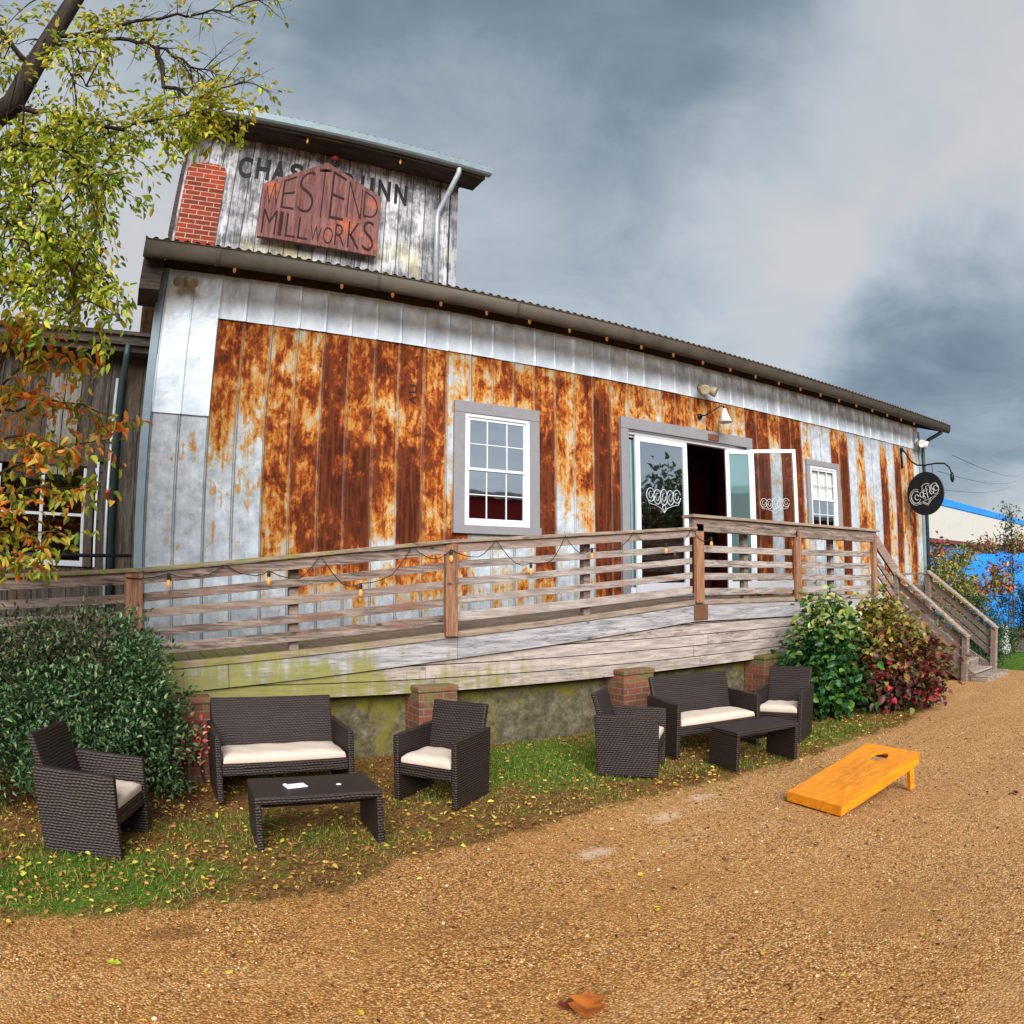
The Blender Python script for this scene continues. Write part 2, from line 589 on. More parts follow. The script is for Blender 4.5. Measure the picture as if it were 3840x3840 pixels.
m = Mat('window glass', .02, 0, .5)
tr = m.n('ShaderNodeBsdfTransparent', {'Color': (.62, .66, .66)})
gl = m.n('ShaderNodeBsdfGlossy', {'Color': (.92, .95, 1), 'Roughness': .015})
wv = m.n('ShaderNodeBump', {'Height': m.noise(m.pos(), 2.2, 2.0), 'Strength': .05, 'Distance': .02}).outputs[0]
m.t.links.new(wv, gl.inputs['Normal'])
mx = m.n('ShaderNodeMixShader', {0: .62, 1: tr.outputs[0], 2: gl.outputs[0]})
m.t.links.new(mx.outputs[0], m.t.nodes['Material Output'].inputs['Surface'])
GLASS = m.m
m = Mat('dark window glass', .02, 0, .5)
tr = m.n('ShaderNodeBsdfTransparent', {'Color': (.5, .52, .5)})
gl = m.n('ShaderNodeBsdfGlossy', {'Color': (.9, .95, 1), 'Roughness': .02})
mx = m.n('ShaderNodeMixShader', {0: .10, 1: tr.outputs[0], 2: gl.outputs[0]})
m.t.links.new(mx.outputs[0], m.t.nodes['Material Output'].inputs['Surface'])
DGLASS = m.m
m = Mat('clear door glass', .02, 0, .5)
tr = m.n('ShaderNodeBsdfTransparent', {'Color': (.93, .94, .94)})
gl = m.n('ShaderNodeBsdfGlossy', {'Color': (.92, .95, 1), 'Roughness': .015})
mx = m.n('ShaderNodeMixShader', {0: .014, 1: tr.outputs[0], 2: gl.outputs[0]})
m.t.links.new(mx.outputs[0], m.t.nodes['Material Output'].inputs['Surface'])
CLEAR = m.m

m = Mat('amber bulb', .2, 0, .5)
m.set('Base Color', (.62, .26, .07))
m.set('Emission Color', (1, .38, .08))
m.set('Emission Strength', .10)
BULB = m.m


def brick_mat(name, c1, c2, mortar, moss=0.0):
    m = Mat(name, .9, 0, .15)
    p = m.pos()
    x, y, z = m.xyz(p)
    v = m.n('ShaderNodeCombineXYZ', {0: m.math('ADD', x, m.math('MULTIPLY', y, .93)), 1: z, 2: 0.0}).outputs[0]
    b = m.n('ShaderNodeTexBrick', {'Vector': v, 'Color1': c1, 'Color2': c2, 'Mortar': mortar, 'Scale': 1.0, 'Mortar Size': .0075, 'Mortar Smooth': .2, 'Bias': -.1, 'Brick Width': .215, 'Row Height': .075})
    n = m.noise(p, 24, 6.0, .7)
    c = m.mix(m.rng(n, .4, .7, 0, .5), b.outputs[0], (.10, .035, .022), 'MIX')
    if moss:
        k = m.math('ADD', m.noise(p, 5, 6.0, .7), m.rng(z, .3, .85, -.12, .16))
        c = m.mix(m.rng(k, .56, .68, 0, .85), c, m.mix(n, (.06, .06, .02), (.22, .19, .08)))
    m.set('Base Color', c)
    m.bump(m.math('ADD', m.math('MULTIPLY', b.outputs[1], -1), m.math('MULTIPLY', n, .4)), .7, .008)
    return m.m


BRICK = brick_mat('red brick', (.33, .045, .020), (.12, .022, .014), (.40, .29, .22))
BRICKP = brick_mat('mossy old brick', (.25, .082, .046), (.12, .05, .032), (.19, .15, .115), 1)

m = Mat('mossy concrete', .92, 0, .15)
p = m.pos()
n1 = m.noise(p, 2.2, 8.0, .7, .3)
n2 = m.noise(p, 11, 8.0, .72)
x, y, z = m.xyz(p)
c = m.ramp(n2, [(.3, (.036, .03, .018)), (.5, (.10, .085, .052)), (.72, (.21, .18, .12))])
c = m.mix(m.rng(m.math('ADD', n1, m.rng(z, .4, .75, 0, .12)), .52, .66), c, m.mix(n2, (.07, .068, .010), (.21, .175, .035)))
c = m.mix(m.rng(m.noise(p, 3.7, 8.0, .75, .5), .56, .66, 0, .8), c, (.045, .03, .02))
m.set('Base Color', c)
m.bump(n2, .6, .015)
CONCRETE = m.m

# wicker: strands over and under, darker in the gaps
m = Mat('dark brown wicker', .5, 0, .35)
p = m.pos(obj=True)
x, y, z = m.xyz(p)
hx = m.math('ADD', x, y)
wob = m.math('MULTIPLY', m.math('SUBTRACT', m.noise(p, 4, 4.0), .5), .045)
zz = m.math('ADD', z, wob)
row = m.math('SINE', m.math('MULTIPLY', zz, 2 * math.pi / .021))
colm = m.math('SINE', m.math('MULTIPLY', m.math('ADD', hx, m.math('MULTIPLY', zz, .55)), 2 * math.pi / .034))
wv = m.math('MULTIPLY_ADD', colm, .45, row)
yy = m.math('SINE', m.math('MULTIPLY', m.math('ADD', m.math('MULTIPLY', y, 1.0), m.math('MULTIPLY', z, .0)), 2 * math.pi / .021))
nz = m.n('ShaderNodeSeparateXYZ', {0: m.n('ShaderNodeNewGeometry').outputs['Normal']}).outputs[2]
wv = m.mix(m.rng(nz, .6, .8), wv, yy)
hl = m.rng(wv, -1.1, 1.5)
st = m.noise(m.n('ShaderNodeVectorMath', {0: p, 1: (3, 3, 34)}, operation='MULTIPLY').outputs[0], 1.0, 4.0, .6)
c = m.mix(hl, (.008, .006, .006), m.mix(st, (.022, .013, .011), (.080, .049, .043)))
m.set('Base Color', c)
m.bump(hl, .8, .006)
WICKER = m.m
m = Mat('cream cushion fabric', .9, 0, .1)
p = m.pos(obj=True)
n = m.noise(p, 60, 3.0)
n2 = m.noise(p, 5, 4.0)
m.set('Base Color', m.mix(n2, (.50, .41, .335), (.66, .555, .465)))
m.bump(m.math('ADD', m.math('MULTIPLY', n, .2), n2), .35, .01)
FABRIC = m.m
m = Mat('orange varnished plywood', .38, 0, .45)
p = m.pos(obj=True)
v = m.n('ShaderNodeVectorMath', {0: p, 1: (1.3, 9, 9)}, operation='MULTIPLY').outputs[0]
g = m.noise(v, 2.4, 7.0, .65, 1.2)
c = m.mix(m.rng(g, .3, .7), (.62, .175, .006), (.84, .315, .012))
c = m.mix(m.rng(m.noise(p, 6, 6.0, .7), .55, .72, 0, .4), c, (.38, .13, .014))
xo, yo, zo = m.xyz(p)
worn = m.math('ADD', m.math('POWER', m.math('DIVIDE', m.math('SUBTRACT', xo, .5), .34), 2.0), m.math('POWER', m.math('DIVIDE', yo, .2), 2.0))
c = m.mix(m.math('MULTIPLY', m.rng(worn, 1.2, .1), m.rng(m.noise(p, 14, 6.0, .75), .42, .62, 0, .55)), c, (.34, .125, .02))
ply = m.rng(m.math('SINE', m.math('MULTIPLY', zo, 900.0)), -.2, .4)
c = m.mix(m.rng(m.noise(p, 40, 3.0), .62, .7, 0, .6), c, (.22, .08, .01))
m.set('Base Color', c)
PLY = m.m
m = Mat('maroon sign boards', .8, 0, .2)
p = m.pos()
x, y, z = m.xyz(p)
g = m.noise(m.n('ShaderNodeVectorMath', {0: p, 1: (16, 16, 1.4)}, operation='MULTIPLY').outputs[0], 1.5, 7.0, .7)
c = m.mix(m.rng(g, .3, .7), (.085, .032, .030), (.22, .10, .09))
c = m.mix(m.rng(m.noise(p, 2.3, 6.0, .7), .53, .7, 0, .8), c, (.42, .11, .045))
bd = m.math('FRACT', m.math('DIVIDE', x, .118))
gp = m.rng(bd, 0, .07, 1, 0)
c = m.mix(m.math('MULTIPLY', gp, .7), c, (.04, .015, .012))
m.set('Base Color', c)
m.bump(m.math('SUBTRACT', g, gp), .5, .006)
SIGNWOOD = m.m
GROOVE = plain('dark carved grooves', (.022, .008, .007), .85, 0, .2)
BLUE = plain('bright blue wall', (.012, .20, .70), .6, 0, .22, obj=False, sc_=2)
CREAMROOF = plain('cream metal roof', (.47, .44, .385), .5, .1, .1, obj=False)
BARK = wood_mat('bark', (.012, .008, .006), (.05, .034, .025), 'Z')
BARKD = plain('dark stems', (.05, .032, .022), .9)
RED = plain('red barn boards', (.26, .014, .014), .8, 0, .25, obj=False, sc_=2)
# ------------------------------------------------------------------ ground
LAWN = [(-9, 3.6), (-1, 3.72), (.03, 3.85), (1.1, 3.85), (1.67, 4.25), (2.4, 4.3), (3.25, 4.45), (4.4, 4.5), (5.8, 4.42), (7.3, 4.42), (8.2, 4.3), (9.4, 4.6), (10.6, 5.2), (11.6, 6.5)]


def lawn_mask(x, y):
    yb = np.interp(x, [t[0] for t in LAWN], [t[1] for t in LAWN])
    return sm(-.35, .45, y - yb) * sm(12.2, 11.2, x)


gx = np.unique(np.round(np.concatenate([np.linspace(-300, -12, 22), np.arange(-12, -4, .4), np.arange(-4, 14, .085), np.arange(14, 40, .6), np.linspace(40, 400, 26)]), 4))
gy = np.unique(np.round(np.concatenate([np.linspace(-300, -6, 22), np.arange(-6, -.5, .3), np.arange(-.5, 8, .085), np.arange(8, 30, .6), np.linspace(30, 400, 26)]), 4))
X, Y = np.meshgrid(gx, gy)


def hnoise(X, Y):
    z = np.zeros_like(X)
    for k in range(26):
        f = rng.uniform(.5, 5.5)
        a = rng.uniform(0, 6.28)
        z += np.sin(f * (X * math.cos(a) + Y * math.sin(a)) + rng.uniform(0, 6.28)) / f
    return z


HN = hnoise(X, Y)
near = sm(-8, -3, X) * sm(20, 13, X) * sm(-6, 0, Y)
Z = HN * .006 * near - .02 * near + .10 * sm(6.0, 7.0, Y) * sm(12, 10, X)
lawn = lawn_mask(X, Y)
# one green patch between the two seat groups and beside the left armchair, thin straw-coloured turf elsewhere
green = .30 + .85 * np.exp(-(((X - 4.1) / 1.1) ** 2 + ((Y - 6.0) / .8) ** 2)) + .75 * np.exp(-(((X + .5) / .9) ** 2 + ((Y - 4.35) / .5) ** 2)) + .35 * np.exp(-(((X - 7.3) / 1) ** 2 + ((Y - 5.0) / .5) ** 2)) + .25 * np.exp(-(((X - .9) / .6) ** 2 + ((Y - 5.2) / .5) ** 2))
far = sm(13.2, 14, X) * sm(3.0, 4.6, Y)
lawn = np.maximum(lawn, far)
green = np.where(far > .5, 1.2, green)
mulch = np.exp(-(((X + .3) / 1.1) ** 2 + ((Y - 6.1) / .75) ** 2)) * 1.1
mulch += .42 * np.exp(-(((X - 3.1) / 1.0) ** 2 + ((Y - 4.85) / .4) ** 2)) + .7 * np.exp(-(((X - 5.0) / .6) ** 2 + ((Y - 4.85) / .25) ** 2)) + .6 * np.exp(-(((X - .1) / .25) ** 2 + ((Y - 3.62) / .1) ** 2))
pale = sum(np.exp(-(((X - a) / .24) ** 2 + ((Y - b) / .14) ** 2)) for a, b in ((3.75, 4.05), (4.35, 4.25), (2.85, 3.75)))
ny, nx = X.shape
idx = np.arange(ny * nx).reshape(ny, nx)
F = np.stack([idx[:-1, :-1], idx[:-1, 1:], idx[1:, 1:], idx[1:, :-1]], -1).reshape(-1, 4)

m = Mat('gravel, dirt and thin turf', .95, 0, .12)
p = m.pos()
lw, gr, mu, pa = m.attr('lawn'), m.attr('green'), m.attr('mulch'), m.attr('pale')
vc = m.n('ShaderNodeTexVoronoi', {'Vector': p, 'Scale': 78.0})
vs = m.n('ShaderNodeTexVoronoi', {'Vector': p, 'Scale': 160.0})
rc = m.n('ShaderNodeSeparateColor', {0: vc.outputs['Color']}).outputs[0]
rc2 = m.n('ShaderNodeSeparateColor', {0: vs.outputs['Color']}).outputs[1]
big = m.noise(p, .8, 5.0, .6)
mid = m.noise(p, 5, 6.0, .7)
stone = m.ramp(m.math('ADD', m.math('MULTIPLY', rc, .65), m.math('MULTIPLY', rc2, .35)), [(.06, (.075, .028, .008)), (.25, (.30, .120, .030)), (.47, (.51, .230, .064)), (.72, (.66, .355, .122)), (.94, (.92, .66, .36))])
gapd = m.rng(vc.outputs['Distance'], .35, .75)
stone = m.mix(m.math('MULTIPLY', gapd, .72), stone, (.07, .03, .013))
stone = m.mix(m.rng(big, .35, .65, .5, 0), stone, m.mix(mid, (.33, .135, .034), (.46, .235, .07)))
stone = m.mix(m.rng(mid, .54, .72, 0, .55), stone, (.15, .07, .03))
stone = m.mix(m.rng(m.noise(p, 13, 7.0, .8), .57, .66, 0, .7), stone, (.10, .045, .02))
trk = m.noise(m.n('ShaderNodeVectorMath', {0: p, 1: (.28, 1.3, 1)}, operation='MULTIPLY').outputs[0], 1.4, 5.0, .6)
stone = m.mix(m.rng(trk, .5, .68, 0, .4), stone, m.mix(mid, (.16, .07, .022), (.28, .14, .05)))
stone = m.mix(m.rng(trk, .46, .32, 0, .14), stone, (.70, .46, .25))
stone = m.mix(m.math('MULTIPLY', m.rng(m.math('MULTIPLY', pa, m.noise(p, 9, 6.0, .75)), .2, .5), .6), stone, (.68, .55, .44))
turfn = m.math('ADD', m.math('MULTIPLY', m.noise(p, 30, 6.0, .8, 1.2), .75), m.math('MULTIPLY', m.noise(p, 6, 4.0, .7), .25))
turf = m.ramp(turfn, [(.34, (.024, .011, .005)), (.47, (.12, .055, .018)), (.57, (.26, .135, .042)), (.68, (.46, .29, .10))])
grass = m.ramp(turfn, [(.34, (.010, .028, .005)), (.5, (.06, .13, .012)), (.68, (.20, .28, .035))])
gk = m.rng(m.math('ADD', gr, m.math('MULTIPLY', m.math('SUBTRACT', m.noise(p, 2.6, 6.0, .7), .5), 1.7)), .35, .8)
turf = m.mix(gk, turf, grass)
mul = m.ramp(turfn, [(.34, (.022, .007, .004)), (.52, (.11, .040, .018)), (.68, (.30, .14, .05))])
turf = m.mix(m.rng(m.math('ADD', mu, m.math('SUBTRACT', mid, .5)), .35, .7), turf, mul)
lk = m.rng(m.math('ADD', lw, m.math('MULTIPLY', m.math('SUBTRACT', m.noise(p, 3.5, 6.0, .72), .5), 1.1)), .42, .66)
c = m.mix(lk, stone, turf)
c = m.mix(m.math('MULTIPLY', m.rng(m.math('SUBTRACT', mu, lw), .1, .5), .6), c, mul)
xg = m.xyz(p)[0]
c = m.mix(m.math('MULTIPLY', m.rng(xg, 1.2, 5.5, 0, .36), m.math('SUBTRACT', 1.0, lk)), c, m.mix(rc, (.24, .120, .050), (.72, .45, .225)))
m.set('Base Color', c)
hh = m.math('ADD', m.math('MULTIPLY', vc.outputs['Distance'], -1), m.math('MULTIPLY', turfn, lk))
m.bump(hh, .8, .009)
ground = np_mesh('ground', np.stack([X, Y, Z], -1).reshape(-1, 3), F, m.m, attrs=dict(lawn=lawn, green=green, mulch=mulch, pale=pale), smooth=True)
ground['kind'] = 'structure'


def gz(x, y):
    """height of the ground sheet"""
    i = np.clip(np.searchsorted(gx, x) - 1, 0, nx - 2)
    j = np.clip(np.searchsorted(gy, y) - 1, 0, ny - 2)
    tx = (x - gx[i]) / (gx[i + 1] - gx[i])
    ty = (y - gy[j]) / (gy[j + 1] - gy[j])
    return (Z[j, i] * (1 - tx) + Z[j, i + 1] * tx) * (1 - ty) + (Z[j + 1, i] * (1 - tx) + Z[j + 1, i + 1] * tx) * ty


# loose stones lying on the gravel
n = 26000
t = rng.random(n)
sx = rng.uniform(-2, 9.5, n)
sy = rng.uniform(.9, 5.2, n)
keep = (lawn_mask(sx, sy) < rng.uniform(.1, .9, n)) & (rng.random(n) < 1.2 / (1 + .28 * ((sx - 1.5) ** 2 + sy ** 2) ** .5))
sx, sy = sx[keep], sy[keep]
n = len(sx)
base = np.array([(1, 0, 0), (0, 1, 0), (-1, 0, 0), (0, -1, 0), (0, 0, .75), (0, 0, -.5)])
bf = np.array([(0, 1, 4), (1, 2, 4), (2, 3, 4), (3, 0, 4), (1, 0, 5), (2, 1, 5), (3, 2, 5), (0, 3, 5)])
sz = rng.uniform(.0028, .0072, n) * (1 + (rng.random(n) < .05) * rng.uniform(.4, 1.7, n))
a = rng.uniform(0, 6.28, n)
V = base[None] * (1 + rng.normal(size=(n, 6, 1)) * .22) * sz[:, None, None]
V[:, :, 0] *= rng.uniform(.8, 1.5, n)[:, None]
c_, s_ = np.cos(a)[:, None], np.sin(a)[:, None]
V = np.stack([V[:, :, 0] * c_ - V[:, :, 1] * s_, V[:, :, 0] * s_ + V[:, :, 1] * c_, V[:, :, 2]], -1)
V += np.stack([sx, sy, gz(sx, sy) + sz * .3], -1)[:, None]
FF = (bf[None] + np.arange(n)[:, None, None] * 6).reshape(-1, 3)
m = Mat('loose stones', .9, 0, .15)
m.set('Base Color', m.attr('col', 'Color'))
stones = np_mesh('loose_gravel', V.reshape(-1, 3), FF, m.m, colr=np.repeat(pick([(.52, .225, .062), (.38, .155, .042), (.64, .345, .115), (.13, .05, .016), (.86, .60, .33), (.56, .27, .075)], n), 6, axis=0))
stones['kind'] = 'stuff'

# grass blades
n = 120000
x_ = rng.uniform(-3, 11, n)
y_ = rng.uniform(3.4, 6.9, n)
gi = np.interp
gg = .30 + .85 * np.exp(-(((x_ - 4.1) / 1.2) ** 2 + ((y_ - 6.0) / .8) ** 2)) + .6 * np.exp(-(((x_ + .5) / 1.0) ** 2 + ((y_ - 4.35) / .5) ** 2)) + .4 * np.exp(-(((x_ - 7.3) / 1.1) ** 2 + ((y_ - 5.0) / .5) ** 2)) + .3 * np.exp(-(((x_ - .9) / .7) ** 2 + ((y_ - 5.2) / .5) ** 2)) - .5 * np.exp(-(((x_ + .3) / 1.1) ** 2 + ((y_ - 6.1) / .7) ** 2))
pn = 1.5 * np.sin(x_ * 3.1 + np.sin(y_ * 4)) * np.sin(y_ * 3.7 + np.sin(x_ * 2.3)) * .35 + np.sin(x_ * 9 + y_ * 5) * np.sin(y_ * 11 - x_ * 4) * .2
dens = np.clip((gg + pn) * lawn_mask(x_, y_), 0, 1)
k = rng.random(n) < dens
x_, y_, dn = x_[k], y_[k], dens[k]
n = len(x_)
h = rng.uniform(.02, .06, n) * (.55 + .55 * dn)
a = rng.uniform(0, 6.28, n)
wd = rng.uniform(.003, .0055, n)
ln = rng.normal(size=(n, 2)) * .45 * h[:, None]
z_ = gz(x_, y_) - .004
b1 = np.stack([x_ + np.cos(a) * wd, y_ + np.sin(a) * wd, z_], -1)
b2 = np.stack([x_ - np.cos(a) * wd, y_ - np.sin(a) * wd, z_], -1)
tp = np.stack([x_ + ln[:, 0], y_ + ln[:, 1], z_ + h], -1)
cc = pick([(.035, .135, .012), (.06, .18, .014), (.11, .22, .02), (.025, .09, .010), (.19, .23, .035), (.30, .24, .06)], n)
dry = pick([(.46, .32, .10), (.36, .23, .08), (.30, .27, .07)], n)
cc = np.where((rng.random(n) < .75 - .8 * dn)[:, None], dry, cc)
GRASSM = leaf_mat('grass blades', .25, .6, .2)
g_ = np_mesh('grass', np.stack([b1, b2, tp], 1).reshape(-1, 3), np.arange(n * 3).reshape(-1, 3), GRASSM, colr=np.repeat(cc, 3, axis=0))
g_['kind'] = 'stuff'
# dead straw lying flat between the tufts
n = 60000
x_, y_ = rng.uniform(-3, 10.5, n), rng.uniform(3.3, 6.9, n)
k = rng.random(n) < lawn_mask(x_, y_) * .9
x_, y_ = x_[k], y_[k]
n = len(x_)
a = rng.uniform(0, 6.28, n)
L_ = rng.uniform(.02, .06, n)
z_ = gz(x_, y_) + rng.uniform(.003, .016, n)
dx_, dy_ = np.cos(a) * L_ / 2, np.sin(a) * L_ / 2
wd = rng.uniform(.0015, .0035, n)
v = np.stack([np.stack([x_ - dx_ - np.sin(a) * wd, y_ - dy_ + np.cos(a) * wd, z_], -1), np.stack([x_ - dx_ + np.sin(a) * wd, y_ - dy_ - np.cos(a) * wd, z_], -1), np.stack([x_ + dx_, y_ + dy_, z_ + rng.uniform(-.004, .012, n)], -1)], 1)
g_ = np_mesh('dry_straw', v.reshape(-1, 3), np.arange(n * 3).reshape(-1, 3), GRASSM, colr=np.repeat(pick([(.44, .27, .085), (.30, .15, .05), (.18, .075, .03), (.56, .40, .15), (.11, .045, .02), (.26, .20, .05)], n), 3, axis=0))
g_['kind'] = 'stuff'

# fallen leaves: a litter over the lawn and single leaves one can point at
n = 15000
x_ = rng.uniform(-2.5, 9, n)
y_ = rng.uniform(2.9, 6.8, n)
k = rng.random(n) < (.05 + .95 * lawn_mask(x_, y_ - .1)) * np.where(y_ > 5, .7, 1)
x_, y_ = x_[k], y_[k]
P_ = np.stack([x_, y_, gz(x_, y_) + .012 + .02 * lawn_mask(x_, y_) * rng.random(len(x_))], -1)
LEAFM = leaf_mat('autumn leaves', .2, .55, .25)
v, f, c = leaf_arrays(P_, rng.uniform(.016, .058, len(P_)) * rng.uniform(.55, 1.1, len(P_)), pick([(.55, .40, .05), (.50, .24, .05), (.30, .13, .045), (.22, .09, .04), (.58, .45, .10), (.42, .20, .06), (.40, .38, .06)], len(P_)), .55, 0, .85)
lit = np_mesh('leaf_litter', v, f, LEAFM, colr=c)
lit['kind'] = 'stuff'


def flat_leaf(x, y, L, wd, rz, c, label, cat='leaf', group=None, curl=.25):
    """a single fallen leaf with a midrib fold, lobed edge and curled tip"""
    vs, fs = [], []
    nseg = 7
    z0 = float(gz(np.array([x]), np.array([y]))[0]) + .012
    for i in range(nseg + 1):
        t = i / nseg
        hw = wd / 2 * math.sin(math.pi * min(1, t * .92 + .06)) ** .8 * (1 + .32 * math.sin(i * 2.6 + L * 40))
        zc = curl * L * (t - .4) ** 2
        for s in (-1, 0, 1):
            lx, ly = (t - .5) * L, s * hw
            vs.append((x + lx * math.cos(rz) - ly * math.sin(rz), y + lx * math.sin(rz) + ly * math.cos(rz), z0 + zc + abs(s) * hw * .45))
        if i:
            a = (i - 1) * 3
            fs += [(a, a + 1, a + 4, a + 3), (a + 1, a + 2, a + 5, a + 4)]
    o = np_mesh('fallen_leaf', vs, fs, LEAFM, colr=np.tile(np.array(c), (len(vs), 1)) * rng.uniform(.45, 1.3, (len(vs), 1)))
    return tag(o, label, cat, group)


flat_leaf(1.66, 2.2, .19, .15, .9, (.46, .13, .022), 'large curled orange leaf lying nearest the camera on the gravel', curl=.5)
flat_leaf(1.60, 2.25, .10, .075, 2.4, (.16, .035, .015), 'small dark red brown leaf tucked against the large orange leaf', curl=.6)
flat_leaf(-.23, 3.28, .085, .05, -.5, (.50, .58, .05), 'fresh lime green leaf lying on the gravel')
flat_leaf(2.40, 2.62, .06, .045, .2, (.66, .36, .11), 'pale tan leaf lying alone on the open gravel')
flat_leaf(6.05, 2.05, .085, .055, .9, (.10, .03, .018), 'dark brown leaf on the gravel right of the bean bag board')
# dark bits of twig and leaf trodden into the gravel
n = 1500
x_, y_ = rng.uniform(-1.5, 9, n), rng.uniform(1.2, 4.6, n)
v, f, c = leaf_arrays(np.stack([x_, y_, gz(x_, y_) + .006], -1), rng.uniform(.008, .035, n), pick([(.08, .03, .014), (.14, .055, .02), (.05, .022, .012), (.22, .10, .035)], n), .4, 0, .9)
bits = np_mesh('leaf_crumbs', v, f, LEAFM, colr=c)
bits['kind'] = 'stuff'
GLF = 'small yellow leaves scattered on the gravel'
for i in range(46):
    for _ in range(40):
        x, y = rng.uniform(-1.2, 5.5), rng.uniform(1.5, 4.3)
        if lawn_mask(np.array([x]), np.array([y]))[0] < .75 and (x > .35 * y - 1.2):
            break
    flat_leaf(x, y, rng.uniform(.03, .05), rng.uniform(.018, .028), rng.uniform(0, 6.28), [(.62, .46, .04), (.66, .40, .06), (.50, .48, .06)][i % 3], 'small yellow leaf fallen on the gravel', group=GLF)
# ------------------------------------------------------------------ the main metal-clad building
WY = 7.9
mill = thing('mill_building', 'long mill with rusty metal siding, deep eave and white boarded tower on its roof', 'building', (7.9, 12, 0))
PW = .324
X0 = .769
# how rusted each sheet is at eight heights from the strip (4.8) down to the deck
ZK = [4.8, 4.3, 3.8, 3.3, 2.8, 2.3, 1.8, 1.45]
RT = {
    0: (.62, .62, .58, .34, .06, .0, 0, 0), 1: (.55, .52, .42, .28, .12, .05, 0, 0), 2: (.5, .42, .62, .66, .58, .48, .3, .1), 3: (.45, .52, .5, .7, .78, .62, .5, .1),
    4: (.6, .78, .72, .98, .98, .82, .5, .1), 5: (.55, .58, .68, .94, .98, .86, .5, .1), 6: (.66, .78, .48, .76, .62, .22, .4, .1), 7: (.78, .84, .5, .82, .98, .82, .5, .1),
    8: (.55, .66, .62, .66, .62, .5, .4, .1), 9: (.4, .32, .25, .2, .5, .6, .3, .1), 10: (.58, .42, .2, .1, .1, .1, .3, .1), 11: (.55, .42, .15, .1, .1, .1, .4, .1), 12: (.5, .5, .3, .1, .1, .1, .4, .1),
    13: (.52, .62, .78, .88, .88, .82, .6, .2), 14: (.55, .56, .42, .46, .16, .08, .2, .1), 15: (.62, .58, .52, .56, .32, .1, .2, .1), 16: (.64, .88, .97, .98, .98, .94, .85, .6), 17: (.52, .52, .62, .92, .92, .92, .8, .6),
    18: (.45, .4, .4, .4, .4, .4, .4, .4), 19: (.42, .36, .3, .4, .4, .4, .4, .4), 20: (.62, .55, .5, .4, .4, .4, .4, .4), 21: (.6, .62, .5, .4, .4, .4, .4, .4), 22: (.55, .4, .4, .4, .4, .4, .4, .4), 23: (.55, .6, .4, .4, .4, .4, .4, .4),
    24: (.5, .38, .3, .4, .4, .4, .4, .4), 25: (.35, .38, .4, .4, .5, .4, .4, .4), 26: (.62, .86, .82, .88, .84, .8, .7, .6), 27: (.62, .82, .9, .9, .86, .8, .7, .6), 28: (.5, .45, .2, .1, .06, .06, .3, .3), 29: (.68, .88, .94, .94, .9, .85, .7, .6),
    30: (.62, .9, .88, .84, .8, .5, .5, .5), 31: (.3, .3, .3, .3, .3, .3, .3, .3), 32: (.22, .0, 0, 0, 0, 0, .1, .1), 33: (.2, .0, 0, 0, 0, 0, .1, .1), 34: (.38, .7, .9, .5, .5, .3, .2, .2),
    35: (.4, .8, .96, .96, .96, .9, .7, .5), 36: (.16, .1, .1, .08, .08, .1, .1, .1), 37: (.32, .45, .42, .5, .58, .5, .3, .2), 38: (.05, .05, .1, .36, .5, .4, .3, .2), 39: (.04, .04, .05, .05, .08, .1, .1, .1),
    40: (.2, .6, .86, .9, .9, .8, .6, .4), 41: (.1, .2, .3, .3, .36, .3, .2, .2), 42: (.3, .8, .88, .9, .86, .8, .6, .4), 43: (.2, .3, .35, .4, .4, .3, .2, .2), 44: (.3, .62, .7, .72, .7, .6, .5, .4), 45: (.1, .2, .32, .36, .3, .2, .2, .2)}
NP = 46
WX1 = X0 + NP * PW           # 15.67


def panel_of(x):
    return int(math.floor((x - X0) / PW))


def profile(xa, n):
    """x, y offset, closeness to a seam for n sheets starting at xa: ribs at the seams, a flat pan between"""
    P = []
    for i in range(n):
        s = xa + i * PW
        wide = .016 if i % 2 == 0 else .009
        for dx, dy, e in ((0, -.013, .6), (wide * .5, -.012, .7), (wide, 0, 1.0), (wide + .014, 0, .25 if i % 2 else .42), (.075, .0015, .1 if i % 2 else .3), (.13, .003, 0), (.2, .003, 0), (.262, .0015, .1), (PW - wide - .014, 0, .25), (PW - wide, 0, 1.0), (PW - wide * .5, -.012, .7)):
            P.append((s + dx, dy, e))
    P.append((xa + n * PW, -.013, .6))
    return P


OPEN = [(3.85, 4.95, 2.5, 4.02), (6.5, 9.19, 1.6, 4.12), (10.99, 11.93, 2.7, 4.0)]


def sheet_wall(name, mat, xa, n, zs, y, parent, rusty=True, openings=(), wavy=0):
    P = profile(xa, n)
    vs, rr, ee = [], [], []
    for (x, dy, e) in P:
        ip = panel_of(x)
        for z in zs:
            zz = z
            vs.append((x, y + dy + (wavy * math.sin(z * 5 + ip * 1.9) if wavy else 0), zz))
            if rusty:
                t = RT.get(max(0, min(NP - 1, panel_of(x + 1e-4))), (0,) * 8) if x >= X0 - 1e-3 else (.0, .0, .0, .04, .05, .02, 0, 0)
                rr.append(float(np.interp(-z, [-k for k in ZK], t)))
            else:
                rr.append(0)
            ee.append(e)
    nz = len(zs)
    fs = []
    for i in range(len(P) - 1):
        for j in range(nz - 1):
            xc, zc = (P[i][0] + P[i + 1][0]) / 2, (zs[j] + zs[j + 1]) / 2
            if any(a < xc < b and c < zc < d for a, b, c, d in openings):
                continue
            fs.append((i * nz + j, (i + 1) * nz + j, (i + 1) * nz + j + 1, i * nz + j + 1))
    base = parent.location
    o = np_mesh(name, np.array(vs) - np.array(base), fs, mat, parent, attrs=dict(rust=rr, edge=ee))
    return o


